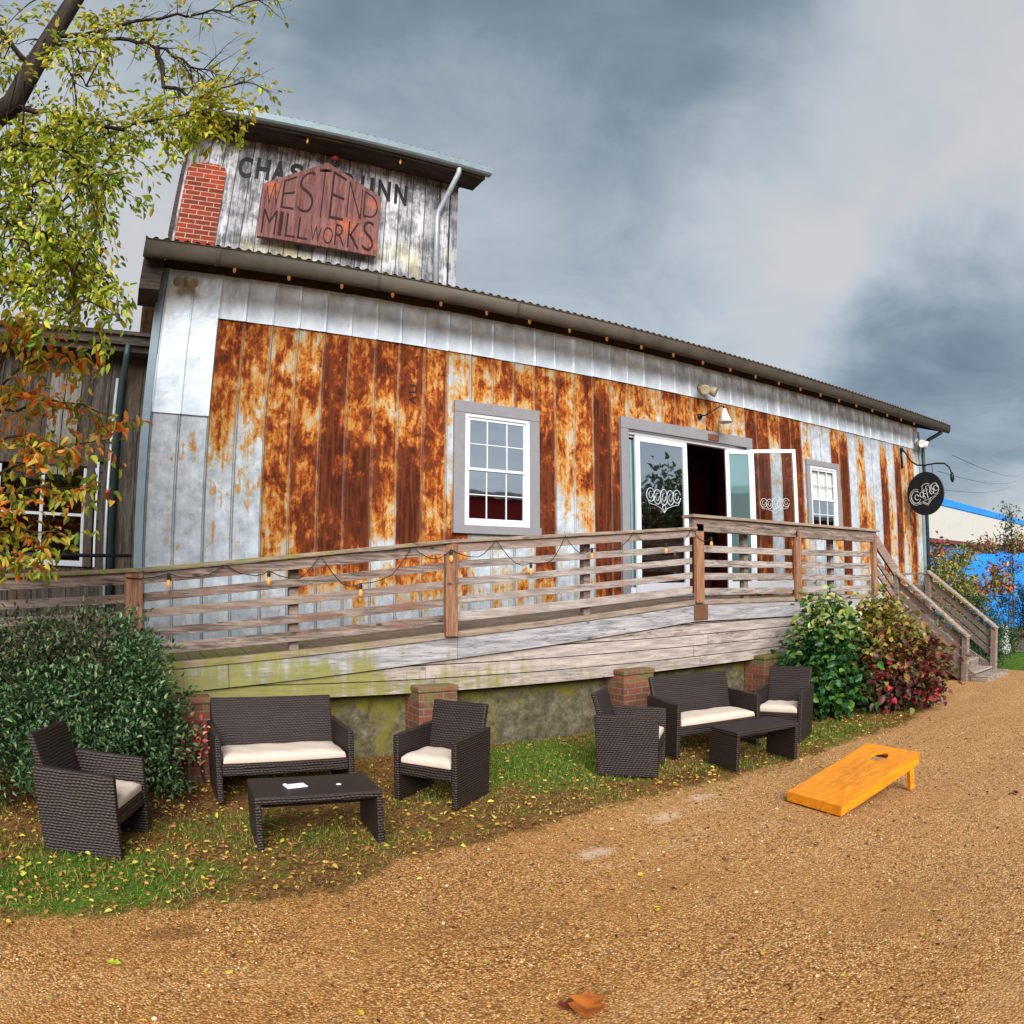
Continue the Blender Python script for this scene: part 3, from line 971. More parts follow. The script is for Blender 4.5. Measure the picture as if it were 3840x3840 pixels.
zs = list(np.round(np.arange(1.05, 5.31, .1), 3))
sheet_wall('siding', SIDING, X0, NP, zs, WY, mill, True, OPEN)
# left corner sheets: old grey below, new pale sheets lapped over them above
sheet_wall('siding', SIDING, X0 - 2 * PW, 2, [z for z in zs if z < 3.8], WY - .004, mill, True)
o = sheet_wall('pale_sheet', PALE_METAL, X0 - 2 * PW, 2, list(np.arange(3.62, 5.3, .12)) + [5.3], WY - .024, mill, False, wavy=.004)
o = sheet_wall('pale_strip', PALE_METAL, X0, NP, [4.765, 4.9, 5.05, 5.18, 5.3], WY - .022, mill, False, wavy=.006)
# corner trims
MB().box(.02, .115, WY - .05, WY + .1, .9, 5.3).build('corner_trim', TRIML, mill, .006)
MB().box(WX1 - .02, WX1 + .07, WY - .05, WY + .1, .9, 5.2).build('corner_trim', TRIML, mill, .006)
MB().box(.06, .09, WY + .1, 14.5, .3, 5.3).box(WX1 + .02, WX1 + .05, WY + .1, 14.5, .3, 5.3).box(.06, WX1 + .05, 14.5, 14.53, .3, 5.3).build('back_and_side_walls', SIDING, mill)
MB().box(.06, WX1 + .05, WY + .03, 14.5, .0, 1.06).build('foundation', CONCRETE, mill)

# roof: corrugated sheets from the eave up to the ridge behind
EY, EZ, SL = 7.36, 5.422, .30
xs = np.arange(-.21, 16.36, .0195)
prof = np.sin(xs / .117 * 2 * math.pi) * .016
rows = [(EY, EZ), (7.7, EZ + .34 * SL), (9.05, EZ + 1.69 * SL), (12.2, EZ + 4.84 * SL), (15.2, EZ + 4.0 * SL)]
vs = [(x, y, z + q) for x, q in zip(xs, prof) for (y, z) in rows]
nr = len(rows)
fs = [(i * nr + j, (i + 1) * nr + j, (i + 1) * nr + j + 1, i * nr + j + 1) for i in range(len(xs) - 1) for j in range(nr - 1)]
roof = np_mesh('roof', np.array(vs) - np.array(mill.location), fs, ROOF, mill, smooth=True)
# gable ends under the roof
for xg in (.075, WX1 + .03):
    MB().prism([(xg, WY + .1, 5.3), (xg, 14.5, 5.3), (xg, 12.2, EZ + 4.84 * SL - .06), (xg, WY + .1, EZ + .62 * SL - .04)], (.012, 0, 0)).build('gable_end', SIDING, mill)
# eave: rafters, boards, barge boards
for i in range(27):
    x = .15 + i * .61
    a, b = Vector((x, EY + .06, EZ - .075)), Vector((x, WY + .3, EZ - .075 + .84 * SL))
    MB().bar(a, b, .045, .10).build('rafter', W_EAVE, mill)
MB().bar((-.2, EY + .3, EZ - .02 + .3 * SL - .035), (16.3, EY + .3, EZ - .02 + .3 * SL - .035), .5, .018, (0, -SL, 1)).build('eave_boards', W_EAVE, mill)
MB().box(.06, WX1 + .05, WY - .012, WY + .03, 5.27, 5.52).build('frieze_board', W_EAVE, mill)
MB().bar((-.16, EY + .03, EZ - .12), (-.16, 9.4, EZ - .12 + 2.04 * SL), .035, .2).build('barge_board', W_EAVE, mill)
MB().bar((16.29, EY + .03, EZ - .12), (16.29, 9.4, EZ - .12 + 2.04 * SL), .035, .2).build('barge_board', W_EAVE, mill)
MB().box(-.19, .04, EY + .1, WY + .1, 4.86, 5.32).build('eave_return', W_EAVE, mill)
# half-round gutter with joint bands
g = []
for k in range(9):
    t = math.pi + math.pi * k / 8
    g.append((EY - .05 + .08 * math.cos(t), 5.315 + .155 * math.sin(t)))
g = [(EY - .05 - .09, 5.34), (EY - .05 - .08, 5.34)] + g[0:] + [(EY - .05 + .08, 5.34)]
gm = MB()
n_ = len(g)
vs = [(x, a, b) for x in (-.2, 16.3) for a, b in g]
gm.add(vs, [(i, i + 1, n_ + i + 1, n_ + i) for i in range(n_ - 1)])
gt = gm.build('gutter', GUTTER, mill, smooth=True)
s_ = gt.modifiers.new('thickness', 'SOLIDIFY')
s_.thickness = .006
for i in range(9):
    x = .62 + i * 1.86
    q = MB()
    vs = []
    for xx in (x - .02, x + .02):
        for k in range(9):
            t = math.pi + math.pi * k / 8
            vs.append((xx, EY - .05 + .087 * math.cos(t), 5.317 + .162 * math.sin(t)))
    q.add(vs, [(k, k + 1, 9 + k + 1, 9 + k) for k in range(8)])
    q.build('gutter_band', GUTTER, gt, smooth=True)
# right downspout
MB().tube([(15.95, EY - .04, 5.25), (15.95, EY - .02, 5.15), (15.85, WY - .22, 5.0), (15.79, WY - .09, 4.85), (15.78, WY - .08, 4.6), (15.78, WY - .08, .4)], .045, 10).build('downspout', DPIPE, mill, smooth=True)


# ---- windows
def sash_window(x0, x1, z0, z1, tw, parent, blind=False):
    """x0..z1 is the outside of the grey trim, tw its width"""
    y = WY - .045
    t = MB()
    t.box(x0, x0 + tw, y, WY + .02, z0 + tw * .7, z1 - tw).box(x1 - tw, x1, y, WY + .02, z0 + tw * .7, z1 - tw)
    t.box(x0, x1, y - .003, WY + .02, z1 - tw, z1).box(x0 - .01, x1 + .01, y - .02, WY + .02, z0, z0 + tw * .7)
    w_ = t.build('window', TRIM, parent, .005)
    a, b, c, d = x0 + tw, x1 - tw, z0 + tw * .7, z1 - tw
    yi = WY + .03
    fr = MB()
    fw = .045
    fr.box(a, a + fw, y + .012, yi + .05, c, d).box(b - fw, b, y + .012, yi + .05, c, d).box(a + fw, b - fw, y + .012, yi + .05, d - fw, d).box(a + fw, b - fw, y + .012, yi + .05, c, c + fw * 1.2)
    fr.build('frame', WHITE, w_, .004)
    zm = (c + d) / 2
    for (lo, hi, yy) in ((zm - .015, d - fw, y + .03), (c + fw * 1.2, zm + .02, y + .045)):
        q = MB()
        l, r = a + fw, b - fw
        sw = .036
        q.box(l, l + sw, yy, yy + .03, lo, hi).box(r - sw, r, yy, yy + .03, lo, hi).box(l + sw, r - sw, yy, yy + .03, hi - sw, hi).box(l + sw, r - sw, yy, yy + .03, lo, lo + sw)
        for k in (1, 2):
            xx = l + (r - l) * k / 3
            q.box(xx - .0065, xx + .0065, yy + .002, yy + .026, lo + sw, hi - sw)
        q.box(l + sw, r - sw, yy + .003, yy + .025, (lo + hi) / 2 - .0065, (lo + hi) / 2 + .0065)
        q.build('sash', WHITE, w_, .003)
        MB().box(l + .01, r - .01, yy + .013, yy + .017, lo + .01, hi - .01).build('pane', CLEAR if blind and lo > zm - .1 else GLASS, w_)
    room = MB()
    room.add([(a, yi + .06, c), (b, yi + .06, c), (b, yi + .06, d), (a, yi + .06, d), (a - .6, yi + 2, c - .8), (b + .6, yi + 2, c - .8), (b + .6, yi + 2, d + .3), (a - .6, yi + 2, d + .3)],
             [(4, 5, 6, 7), (0, 1, 5, 4), (1, 2, 6, 5), (2, 3, 7, 6), (3, 0, 4, 7)])
    room.build('room_behind', DARKIN, w_)
    if blind:
        z2 = c + (d - c) * .47
        bl = MB().box(a + .05, b - .05, yi + .02, yi + .03, z2, d - .05)
        bl.build('blind', BLIND, w_)
    return w_


sash_window(3.78, 5.03, 2.46, 4.13, .15, mill)
sash_window(10.9, 12.02, 2.62, 4.06, .11, mill, True)

# ---- the glass doors
dr = MB()
dx0, dx1, dz0, dz1 = 6.42, 9.32, 1.62, 4.24
dr.box(dx0, dx0 + .14, WY - .05, WY + .03, dz0, dz1 - .17).box(dx1 - .14, dx1, WY - .05, WY + .03, dz0, dz1 - .17).box(dx0, dx1, WY - .055, WY + .03, dz1 - .17, dz1).box(dx0 + .14, dx1 - .14, WY - .02, WY + .12, dz0, dz0 + .05)
door = dr.build('door_frame', TRIM, mill, .005)
oz0, oz1 = dz0 + .055, dz1 - .175
MB().box(6.56, 9.18, WY + .02, WY + .1, oz1 - .055, oz1).build('head_rail', WHITE, door, .004)
room = MB()
a, b, c, d, yi = 6.56, 9.18, oz0 - .05, oz1, WY + .14
room.add([(a, yi, c), (b, yi, c), (b, yi, d), (a, yi, d), (a - .6, yi + 2.2, c), (b + 1.6, yi + 2.2, c), (b + 1.6, yi + 2.2, d + .5), (a - .6, yi + 2.2, d + .5)], [(4, 5, 6, 7), (0, 1, 5, 4), (1, 2, 6, 5), (2, 3, 7, 6), (3, 0, 4, 7)])
room.build('room_behind', plain('dim red room', (.20, .06, .045), .9, 0, .4, sc_=1.5), door)


def glass_leaf(o, u, wd, z0, z1, name, glass, st=.085, bot=.16):
    """door leaf starting at o (x, y) along unit u"""
    u = Vector((u[0], u[1], 0)).normalized()
    q = MB()
    P = lambda s, z: Vector((o[0], o[1], z)) + u * s
    nrm = (0, 0, 1)
    th = .045
    q.bar(P(st / 2, z0), P(st / 2, z1), st, th, Vector((-u[1], u[0], 0)))
    q.bar(P(wd - st / 2, z0), P(wd - st / 2, z1), st, th, Vector((-u[1], u[0], 0)))
    q.bar(P(st, z1 - st / 2), P(wd - st, z1 - st / 2), th, st)
    q.bar(P(st, z0 + bot / 2), P(wd - st, z0 + bot / 2), th, bot)
    leaf = q.build(name, WHITE, door, .004)
    MB().bar(P(st - .01, (z0 + z1) / 2), P(wd - st + .01, (z0 + z1) / 2), .006, z1 - z0 - .12).build('glass', glass, leaf)
    return leaf


TEAL = Mat('tinted side glass', .03, 0, .5)
TEAL.set('Base Color', (.10, .20, .20))
gl = TEAL.n('ShaderNodeBsdfGlossy', {'Color': (.75, .95, .95), 'Roughness': .03})
mx = TEAL.n('ShaderNodeMixShader', {0: .5, 1: TEAL.b.outputs[0], 2: gl.outputs[0]})
TEAL.t.links.new(mx.outputs[0], TEAL.t.nodes['Material Output'].inputs['Surface'])
TEAL = TEAL.m
glass_leaf((6.56, WY + .09), (1, 0), .25, oz0, oz1 - .06, 'side_light', TEAL, .03, .1)
leafA = glass_leaf((6.74, WY + .04), (1, 0), 1.06, oz0, oz1 - .06, 'door_leaf', GLASS)
glass_leaf((8.72, WY + .06), (.8, -.34), .50, oz0, oz1 - .06, 'door_leaf', TEAL, .07)
leafB = glass_leaf((9.22, WY - .07), (.78, -.62), .80, oz0, oz1 - .03, 'door_leaf', CLEAR, .06)


def crest(parent, name, mat, P, u, v, k, nrm, r):
    """looped lettering crest as on the door glass: five loops over a pointed drop; u, v unit vectors, k half width"""
    u, v, nrm = Vector(u), Vector(v), Vector(nrm)
    P = Vector(P)
    q = MB()

    def line(pts, rr=r):
        q.tube([P + u * (a * k) + v * (b * k) + nrm * .006 for a, b in pts], rr, 5)

    for cx, cy, ra, rb in ((-.72, .05, .22, .27), (-.36, -.02, .2, .30), (0, -.02, .19, .33), (.36, -.02, .2, .30), (.72, .05, .22, .27)):
        line([(cx + ra * math.cos(t), cy + rb * math.sin(t)) for t in np.linspace(.3, 6.1, 15)], r * 1.25)
        line([(cx + ra * .45 * math.cos(t), cy + rb * .5 * math.sin(t)) for t in np.linspace(1.2, 6.5, 10)])
    line([(-.95, 0), (-.8, -.3), (-.45, -.36), (-.15, -.48), (0, -.66), (.15, -.48), (.45, -.36), (.8, -.3), (.95, 0)])
    line([(-.1, -.42), (0, -.3), (.1, -.42), (0, -.62), (-.1, -.42)], r * 1.2)
    return q.build(name, mat, parent)


DECAL = plain('pale etched lettering', (.55, .60, .63), .6, 0, .05)
crest(leafA, 'decal', DECAL, (7.27, WY + .012, 3.12), (1, 0, 0), (0, 0, 1), .37, (0, -1, 0), .0045)
uu = Vector((.78, -.62, 0)).normalized()
crest(leafB, 'decal', DECAL, Vector((9.22, WY - .07, 3.12)) + uu * .4, uu, (0, 0, 1), .27, (-uu[1] * -1, -uu[0], 0), .0035)

# small painted letters on one sheet
for ch, zz in (('A', 4.02), ('U', 4.16)):
    v, f = text_mesh(ch, .10, .10)
    q = MB()
    q.add([(X0 + 7 * PW + .23 - b * .9, WY - .002 - c, zz + a) for a, b, c in v], f)
    q.build('painted_letter', LETTER, mill)

# ---- tower
TY = 9.1
TX0, TX1 = .10, 4.31
TB, TT = 5.75, 8.10
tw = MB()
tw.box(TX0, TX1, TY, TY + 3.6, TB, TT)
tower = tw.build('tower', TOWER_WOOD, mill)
MB().box(TX0 - .05, TX0 + .002, TY - .02, TY + .12, TB, TT).build('corner_board', W_EAVE, tower)  # added dark board standing in for the tower's dark left side wall
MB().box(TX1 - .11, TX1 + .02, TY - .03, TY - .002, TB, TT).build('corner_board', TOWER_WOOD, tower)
MB().box(TX1 - .30, TX1 - .27, TY - .025, TY - .002, TB, TT).build('batten', W_EAVE, tower)
tr = MB()
xs = np.arange(.06, 4.66, .0195)
rows = [(TY - .47, 8.265), (TY + .6, 8.45), (TY + 1.8, 8.73), (TY + 4.0, 8.28)]
nr = 4
vs = [(x, y, z + math.sin(x / .117 * 6.283) * .014) for x in xs for y, z in rows]
fs = [(i * nr + j, (i + 1) * nr + j, (i + 1) * nr + j + 1, i * nr + j + 1) for i in range(len(xs) - 1) for j in range(nr - 1)]
np_mesh('tower_roof', np.array(vs) - np.array(mill.location), fs, TGUTTER, mill, smooth=True)
gp = [(TY - .55, 8.21), (TY - .545, 8.11), (TY - .52, 8.085), (TY - .43, 8.085), (TY - .425, 8.20), (TY - .44, 8.20), (TY - .445, 8.10), (TY - .51, 8.10), (TY - .53, 8.12), (TY - .54, 8.21)]
q = MB()
n_ = len(gp)
q.add([(x, a, b) for x in (.08, 4.66) for a, b in gp], [(i, (i + 1) % n_, n_ + (i + 1) % n_, n_ + i) for i in range(n_)])
q.build('tower_gutter', TGUTTER, mill)
MB().box(.08, 4.6, TY - .425, TY - .40, 8.04, 8.20).box(.08, 4.6, TY - .40, TY - .001, 8.05, 8.09).build('tower_fascia', W_EAVE, mill, .003)
MB().box(.02, .06, TY - .4, TY + .2, 7.75, 8.1).build('fascia_return', W_EAVE, mill)
MB().tube([(4.12, TY - .48, 8.16), (4.12, TY - .46, 8.0), (4.06, TY - .3, 7.75), (3.98, TY - .07, 7.45), (3.97, TY - .06, 7.3), (4.0, TY - .06, 5.9)], .042, 10).build('tower_downspout', PIPE, mill, smooth=True)
MB().box(.14, .70, TY - .035, TY - .001, 5.9, 7.40).prism([(.14, TY - .035, 7.40), (.70, TY - .035, 7.40), (.67, TY - .035, 7.49), (.56, TY - .035, 7.53), (.28, TY - .035, 7.52), (.17, TY - .035, 7.47)], (0, .034, 0)).build('brick_chimney_face', BRICK, tower)
# painted name on the boards, half hidden by the wooden sign
for word in ((('C', .86, 7.40), ('H', 1.12, 7.42), ('A', 1.36, 7.43), ('S', 1.62, 7.44)), (('B', 2.42, 7.46), ('U', 2.72, 7.47), ('N', 3.0, 7.47), ('N', 3.27, 7.46))):
    q = MB()
    for ch, xa, zb in word:
        v, f = text_mesh(ch, .36, .205, .003, .035)
        q.add([(xa + a, TY - .002 - c, zb + b) for a, b, c in v], f)
    q.build('painted_lettering', LETTER, tower)

# ---- wooden house-shaped sign leaning on the tower
ws = thing('wooden_sign', 'maroon house-shaped wooden board with carved words WEST END MILLWORKS on the tower', 'sign', (2.1, TY - .1, 6.4))
yb = TY - .16
pts = [(1.26, 6.42), (3.0, 6.42), (3.02, 7.42), (2.14, 7.83), (1.24, 7.27)]
q = MB().prism([(a, yb, b) for a, b in pts], (0, .07, 0))
q.build('board', SIGNWOOD, ws, .008)
for xa in (1.6, 2.6):
    MB().box(xa, xa + .1, yb + .07, TY, 6.5, 7.3).build('backing_batten', W_EAVE, ws)


def roofz(x):
    return float(np.interp(x, [1.24, 2.14, 3.02], [7.27, 7.83, 7.42]))


q = MB()
xs_ = [1.30, 1.53, 1.75, 2.03, 2.24, 2.50, 2.75]
ws_ = [.21, .19, .24, .18, .22, .22, .22]
bots = [6.93, 6.92, 6.91, 6.88, 6.89, 6.97, 7.03]
for ch, xa, wd, zb in zip('WESTEND', xs_, ws_, bots):
    v, f = text_mesh(ch, 1.0, wd, .004, -.026)
    top = lambda t: roofz(xa + t) - .075
    q.add([(xa + a, yb - .001 - c, zb + b * (top(a) - zb)) for a, b, c in v], f)
for ch, xa, wd, zb, zt in zip('MILLWORKS', [1.30, 1.54, 1.64, 1.82, 2.0, 2.19, 2.36, 2.55, 2.77], [.2, .05, .14, .14, .16, .14, .15, .18, .17], [6.48] * 9, [6.86, 6.86, 6.85, 6.83, 6.72, 6.74, 6.82, 6.9, 6.97]):
    v, f = text_mesh(ch, zt - zb, wd, .004, -.016)
    q.add([(xa + a, yb - .001 - c, zb + b) for a, b, c in v], f)
q.build('carved_lettering', GROOVE, ws)

# ---- round hanging sign on a gooseneck bracket
hs = thing('hanging_sign', 'round black disc sign with white script lettering hung from a curved iron bracket', 'sign', (14.75, 7.9, 4.5))
SX = 14.75
MB().box(SX - .03, SX + .03, WY - .04, WY - .018, 4.25, 4.72).lathe([(.05, 0), (.05, .03)], (SX, WY - .04, 4.66), (0, -1, 0), 10).tube([(SX, WY - .05, 4.68), (SX, WY - .12, 4.6), (SX, WY - .26, 4.38), (SX, WY - .42, 4.27), (SX, WY - .62, 4.24), (SX, WY - .9, 4.25), (SX, WY - 1.12, 4.22), (SX, WY - 1.24, 4.12), (SX, WY - 1.29, 3.95)], .018, 8).build('bracket', BLACKM, hs, smooth=True)
DC = Vector((SX, 7.31, 3.62))
MB().lathe([(.47, -.02), (.476, -.012), (.476, .012), (.47, .02)], DC, (-1, 0, 0), 48).build('disc', BLACKM, hs)
for yy, zz, r_ in ((7.31, 4.09, .01), (7.1, 4.03, .007)):
    MB().tube([(SX, yy, zz), (SX, yy, 4.24)], r_, 6).build('hanger', BLACKM, hs)
MB().lathe([(.02, .06), (.045, 0), (.05, -.1), (.03, -.13), (.02, -.16)], (SX, WY - 1.29, 3.95), (0, 0, 1), 12).build('lamp_head', BLACKM, hs, smooth=True)
q = MB()
U, VV = Vector((0, -1, .22)).normalized(), Vector((0, .22, 1)).normalized()


def stroke(pts, r=.009):
    q.tube([DC + Vector((-.022, 0, 0)) + U * a + VV * b for a, b in pts], r, 5)


def arc(cx, cy, ra, rb, t0, t1, n=14, r=.009):
    stroke([(cx + ra * math.cos(t), cy + rb * math.sin(t)) for t in np.linspace(t0, t1, n)], r)


arc(-.25, -.01, .12, .135, .7, 5.7, 18, .009)
arc(-.25, -.01, .16, .175, .9, 5.3, 18, .006)
arc(-.23, -.02, .05, .06, 0, 5.5)
arc(-.09, .0, .05, .06, 0, 6.28)
arc(.0, .0, .05, .09, 1.5, 4.6)
stroke([(.045, -.12), (.05, .12), (.07, .15)], .008)
arc(.03, .1, .09, .05, 2.2, 5.6, 12, .006)
arc(-.02, -.06, .06, .06, .5, 4.8, 10, .006)
arc(.21, .05, .05, .09, 1.0, 5.2, 12, .006)
arc(.09, .07, .06, .08, -1.5, 1.7, 12, .007)
arc(.17, .0, .05, .07, 0, 6.28)
arc(.27, .03, .09, .12, -2.4, 2.6, 14, .008)
arc(.29, .03, .05, .06, 0, 5.6)
arc(.05, .15, .10, .05, .2, 3.0)
stroke([(-.36, -.12), (-.2, -.16), (0, -.15), (.2, -.13), (.33, -.1)], .007)
stroke([(-.1, -.17), (0, -.24), (.1, -.15)], .010)
stroke([(-.2, -.19), (-.1, -.2), (0, -.27), (.12, -.18), (.25, -.14)], .006)
q.build('script_lettering', plain('white sign paint', (.50, .50, .49), .6, 0, .1), hs)

# ---- lamps fixed to the wall


def floodlight(x, z, label, mat, y=WY - .03, s=1.0):
    t = thing('floodlight', label, 'floodlight', (x, y, z), 'twin floodlights under the eave')
    MB().lathe([(.055 * s, 0), (.055 * s, .03 * s), (.03 * s, .05 * s)], (x, y, z), (0, -1, 0), 12).build('mount', mat, t, smooth=True)
    for sx in (-1, 1):
        ax = Vector((sx * .55, -.75, -.45)).normalized()
        c0 = Vector((x, y - .04 * s, z)) + ax * .03
        MB().tube([(x, y - .04 * s, z), c0 + ax * .02], .014 * s, 6).lathe([(.025 * s, 0), (.04 * s, .04 * s), (.06 * s, .12 * s), (.062 * s, .15 * s), (.045 * s, .145 * s)], c0, ax, 14).build('lamp_head', mat, t, smooth=True)
    return t


floodlight(.33, 5.16, 'beige twin floodlight at the left corner of the metal wall', LAMPB)
floodlight(8.11, 4.93, 'tan twin floodlight on the pale strip above the glass doors', LAMPB, WY - .045, 1.35)
floodlight(15.5, 4.95, 'white twin floodlight at the right corner under the eave', LAMPW, WY - .045, 1.5)
wl = thing('wall_lamp', 'white cone-shaded barn lamp on a short arm above the glass doors', 'lamp', (8.1, WY, 4.45))
MB().lathe([(.045, 0), (.045, .02)], (8.08, WY - .02, 4.46), (0, -1, 0), 12).tube([(8.08, WY - .03, 4.46), (8.12, WY - .12, 4.47), (8.22, WY - .22, 4.55), (8.32, WY - .27, 4.62), (8.38, WY - .28, 4.62), (8.4, WY - .28, 4.56)], .012, 8).build('arm', BLACKM, wl, smooth=True)
MB().lathe([(.03, .16), (.04, .12), (.12, -.06), (.115, -.06), (.03, .1)], (8.4, WY - .28, 4.42), (0, 0, 1), 20).build('shade', LAMPW, wl, smooth=True)
MB().lathe([(.005, -.04), (.03, -.02), (.03, .03), (.015, .06)], (8.4, WY - .28, 4.42), (0, 0, 1), 10).build('lamp_bulb', LAMPW, wl, smooth=True)
tg = tag(MB().box(8.22, 8.46, WY - .072, WY - .057, 4.09, 4.19).build('door_plaque', RUSTP, None, .003), 'small brown plaque fixed to the grey head trim of the glass doors', 'plaque')

# ---- bulbs hung along the eave
sl_ = thing('string_lights', 'string of clear amber bulbs hung along the main eave', 'string lights', (1, 7.55, 5.3))
pts = []
for i in range(23):
    x = .85 + i * .635
    pts += [(x, 7.5, 5.30), (x + .32, 7.5, 5.28)]
MB().tube(pts, .006, 5).build('cable', CABLE, sl_)
for i in range(23):
    x = .85 + i * .635
    b_ = MB().lathe([(.012, .0), (.016, -.04), (.014, -.05)], (x, 7.5, 5.30), (0, 0, 1), 8).build('socket', CABLE, sl_)
    MB().lathe([(.012, -.045), (.018, -.065), (.02, -.085), (.014, -.105), (.004, -.115)], (x, 7.5, 5.30), (0, 0, 1), 8).build('bulb', BULB, sl_, smooth=True)
tb = thing('string_lights', 'row of amber bulbs under the tower eave', 'string lights', (1, 8.8, 8.1))
MB().tube([(.5, 8.75, 8.06), (2.2, 8.75, 8.03), (4.3, 8.75, 8.06)], .005, 5).build('cable', CABLE, tb)
for x in (1.75, 3.2):
    MB().lathe([(.01, 0), (.014, -.03), (.018, -.06), (.012, -.08), (.004, -.09)], (x, 8.75, 8.05), (0, 0, 1), 8).build('bulb', BULB, tb, smooth=True)
tl = thing('sign_lamp', 'small lamp with a red glass over the peak of the wooden sign', 'lamp', (2.25, TY, 7.9))
MB().tube([(2.25, TY - .01, 7.85), (2.25, TY - .1, 7.85), (2.25, TY - .12, 7.92)], .02, 8).build('mount', W_EAVE, tl)
MB().lathe([(.03, 0), (.055, .03), (.05, .07), (.02, .09)], (2.25, TY - .12, 7.91), (0, 0, 1), 12).build('lamp_glass', plain('red lamp glass', (.35, .04, .03), .25, 0, .1), tl, smooth=True)

# ------------------------------------------------------------------ left annex of old dark boards
AY = 9.6
an = thing('wooden_annex', 'low dark boarded annex with a wide window left of the metal wall', 'building', (-3, 11, 0))
AZ1 = 4.72
ax_ = -4.6
q = MB()
i = 0
while ax_ < .02:
    wd = random.uniform(.19, .26)
    x1 = min(ax_ + wd - .008, .03)
    yj = AY - random.uniform(0, .012)
    if ax_ + wd > -1.95 and ax_ < -.52:
        q.box(ax_, x1, yj, AY + .03, 3.30, AZ1).box(ax_, x1, yj, AY + .03, .5, 1.95)
    else:
        q.box(ax_, x1, yj, AY + .03, .5, AZ1)
    ax_ += wd
q.box(-4.6, .03, AY + .031, AY + .05, .5, 1.9).box(-4.6, .03, AY + .031, AY + .05, 3.35, AZ1).box(-4.6, -2.0, AY + .031, AY + .05, 1.9, 3.35).box(-.5, .03, AY + .031, AY + .05, 1.9, 3.35)
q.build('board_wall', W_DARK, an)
GREYB = wood_mat('grey board', (.07, .066, .06), (.20, .19, .17), 'Z')
for xa in (-1.27, -1.05):
    MB().box(xa, xa + .205, AY - .028, AY - .013, 3.1, 4.42).build('pale_board', GREYB, an)
MB().box(-4.8, .06, AY - .3, AY + .2, 4.70, 4.86).box(-4.8, .06, AY - .36, AY - .3, 4.78, 4.90).build('eave', W_EAVE, an)
MB().prism([(-4.85, AY - .4, 4.9), (.055, AY - .4, 4.9), (.055, AY + 4, 5.9), (-4.85, AY + 4, 5.9)], (0, 0, .05)).build('roof', W_EAVE, an)
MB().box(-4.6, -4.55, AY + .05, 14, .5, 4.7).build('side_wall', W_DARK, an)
t = MB()
t.box(-.66, -.55, AY - .05, AY + .03, 1.95, 3.22).box(-1.98, -1.87, AY - .05, AY + .03, 1.95, 3.22).box(-2.0, -.53, AY - .055, AY + .03, 3.22, 3.34)
wn_ = t.build('window', W_DARK, an)
q = MB()
q.box(-.70, -.66, AY - .03, AY + .03, 2.0, 3.2).box(-1.87, -1.83, AY - .03, AY + .03, 2.0, 3.2).box(-1.87, -.66, AY - .035, AY + .03, 1.95, 2.02).box(-1.27, -1.225, AY - .03, AY + .03, 2.02, 3.2).box(-1.83, -.70, AY - .028, AY + .02, 2.58, 2.615)
q.build('sash', plain('grey sash paint', (.36, .38, .41), .5), wn_)
MB().box(-1.85, -.68, AY, AY + .005, 1.98, 3.22).build('pane', DGLASS, wn_)
MB().box(-1.9, -.6, AY + .07, AY + 1.4, 1.9, 3.3).build('room_behind', DARKIN, wn_)
MB().tube([(-.27, AY - .33, 4.8), (-.27, AY - .3, 4.6), (-.29, AY - .07, 4.4), (-.29, AY - .06, .6)], .04, 10).build('downspout', DPIPE, an, smooth=True)
MB().tube([(-.36, AY - .05, 4.4), (-.36, AY - .05, .6)], .022, 8).build('conduit', PIPE, an, smooth=True)
MB().tube([(-2.2, AY - .5, 2.03), (.0, AY - .5, 2.1)], .022, 8).tube([(-1.6, AY - .5, .6), (-1.6, AY - .5, 2.05)], .018, 8).build('black_handrail', BLACKM, an, smooth=True)
# ------------------------------------------------------------------ ramp and landing
RY = 6.65
DK = [(-4.2, .70), (.475, 1.092), (3.15, 1.335), (6.65, 1.604), (11.2, 1.545)]
RL = [(-4.2, 1.58), (-1.23, 1.816), (.1, 1.925), (3.13, 2.286), (6.52, 2.55)]
dz = lambda x: interp(x, DK)
rz_ = lambda x: interp(x, RL)
ramp = thing('wooden_ramp', 'weathered wooden ramp and landing with slatted railings along the metal wall', 'ramp', (4, 7.2, 0))


def seg(mb, xs, y0, y1, f0, f1):
    for a, b in zip(xs[:-1], xs[1:]):
        mb.hexa([(a, y0, f0(a)), (b, y0, f0(b)), (b, y1, f0(b)), (a, y1, f0(a)), (a, y0, f1(a)), (b, y0, f1(b)), (b, y1, f1(b)), (a, y1, f1(a))])
    return mb


BR = [-4.2, .475, 3.15, 6.65, 11.2]
# deck boards lie across the ramp
q = MB()
x = -4.2
while x < 11.15:
    b = min(x + .132, 11.2)
    q.hexa([(x, RY + .0, dz(x) - .035), (b, RY + .0, dz(b) - .035), (b, WY - .06, dz(b) - .015), (x, WY - .06, dz(x) - .015), (x, RY, dz(x)), (b, RY, dz(b)), (b, WY - .06, dz(b) + .02), (x, WY - .06, dz(x) + .02)])
    x += .14
q.build('deck', W_CAP, ramp)
seg(MB(), BR, RY - .03, RY + .0, lambda x: dz(x) - .05, lambda x: dz(x) + .012).build('deck_edge', W_CAP, ramp, .004)
for a, b in ((-4.2, .9), (.905, 3.24), (3.245, 6.6), (6.605, 11.2)):
    xs_ = [a] + [k for k in BR if a < k < b] + [b]
    o_ = .22 if a < 0 else .25
    seg(MB(), xs_, RY - .012, RY + .03, lambda x: dz(x) - .05 - .222, lambda x: dz(x) - .052).build('rim_board', W_RIM, ramp, .004)
rimb = lambda x: dz(x) - .272
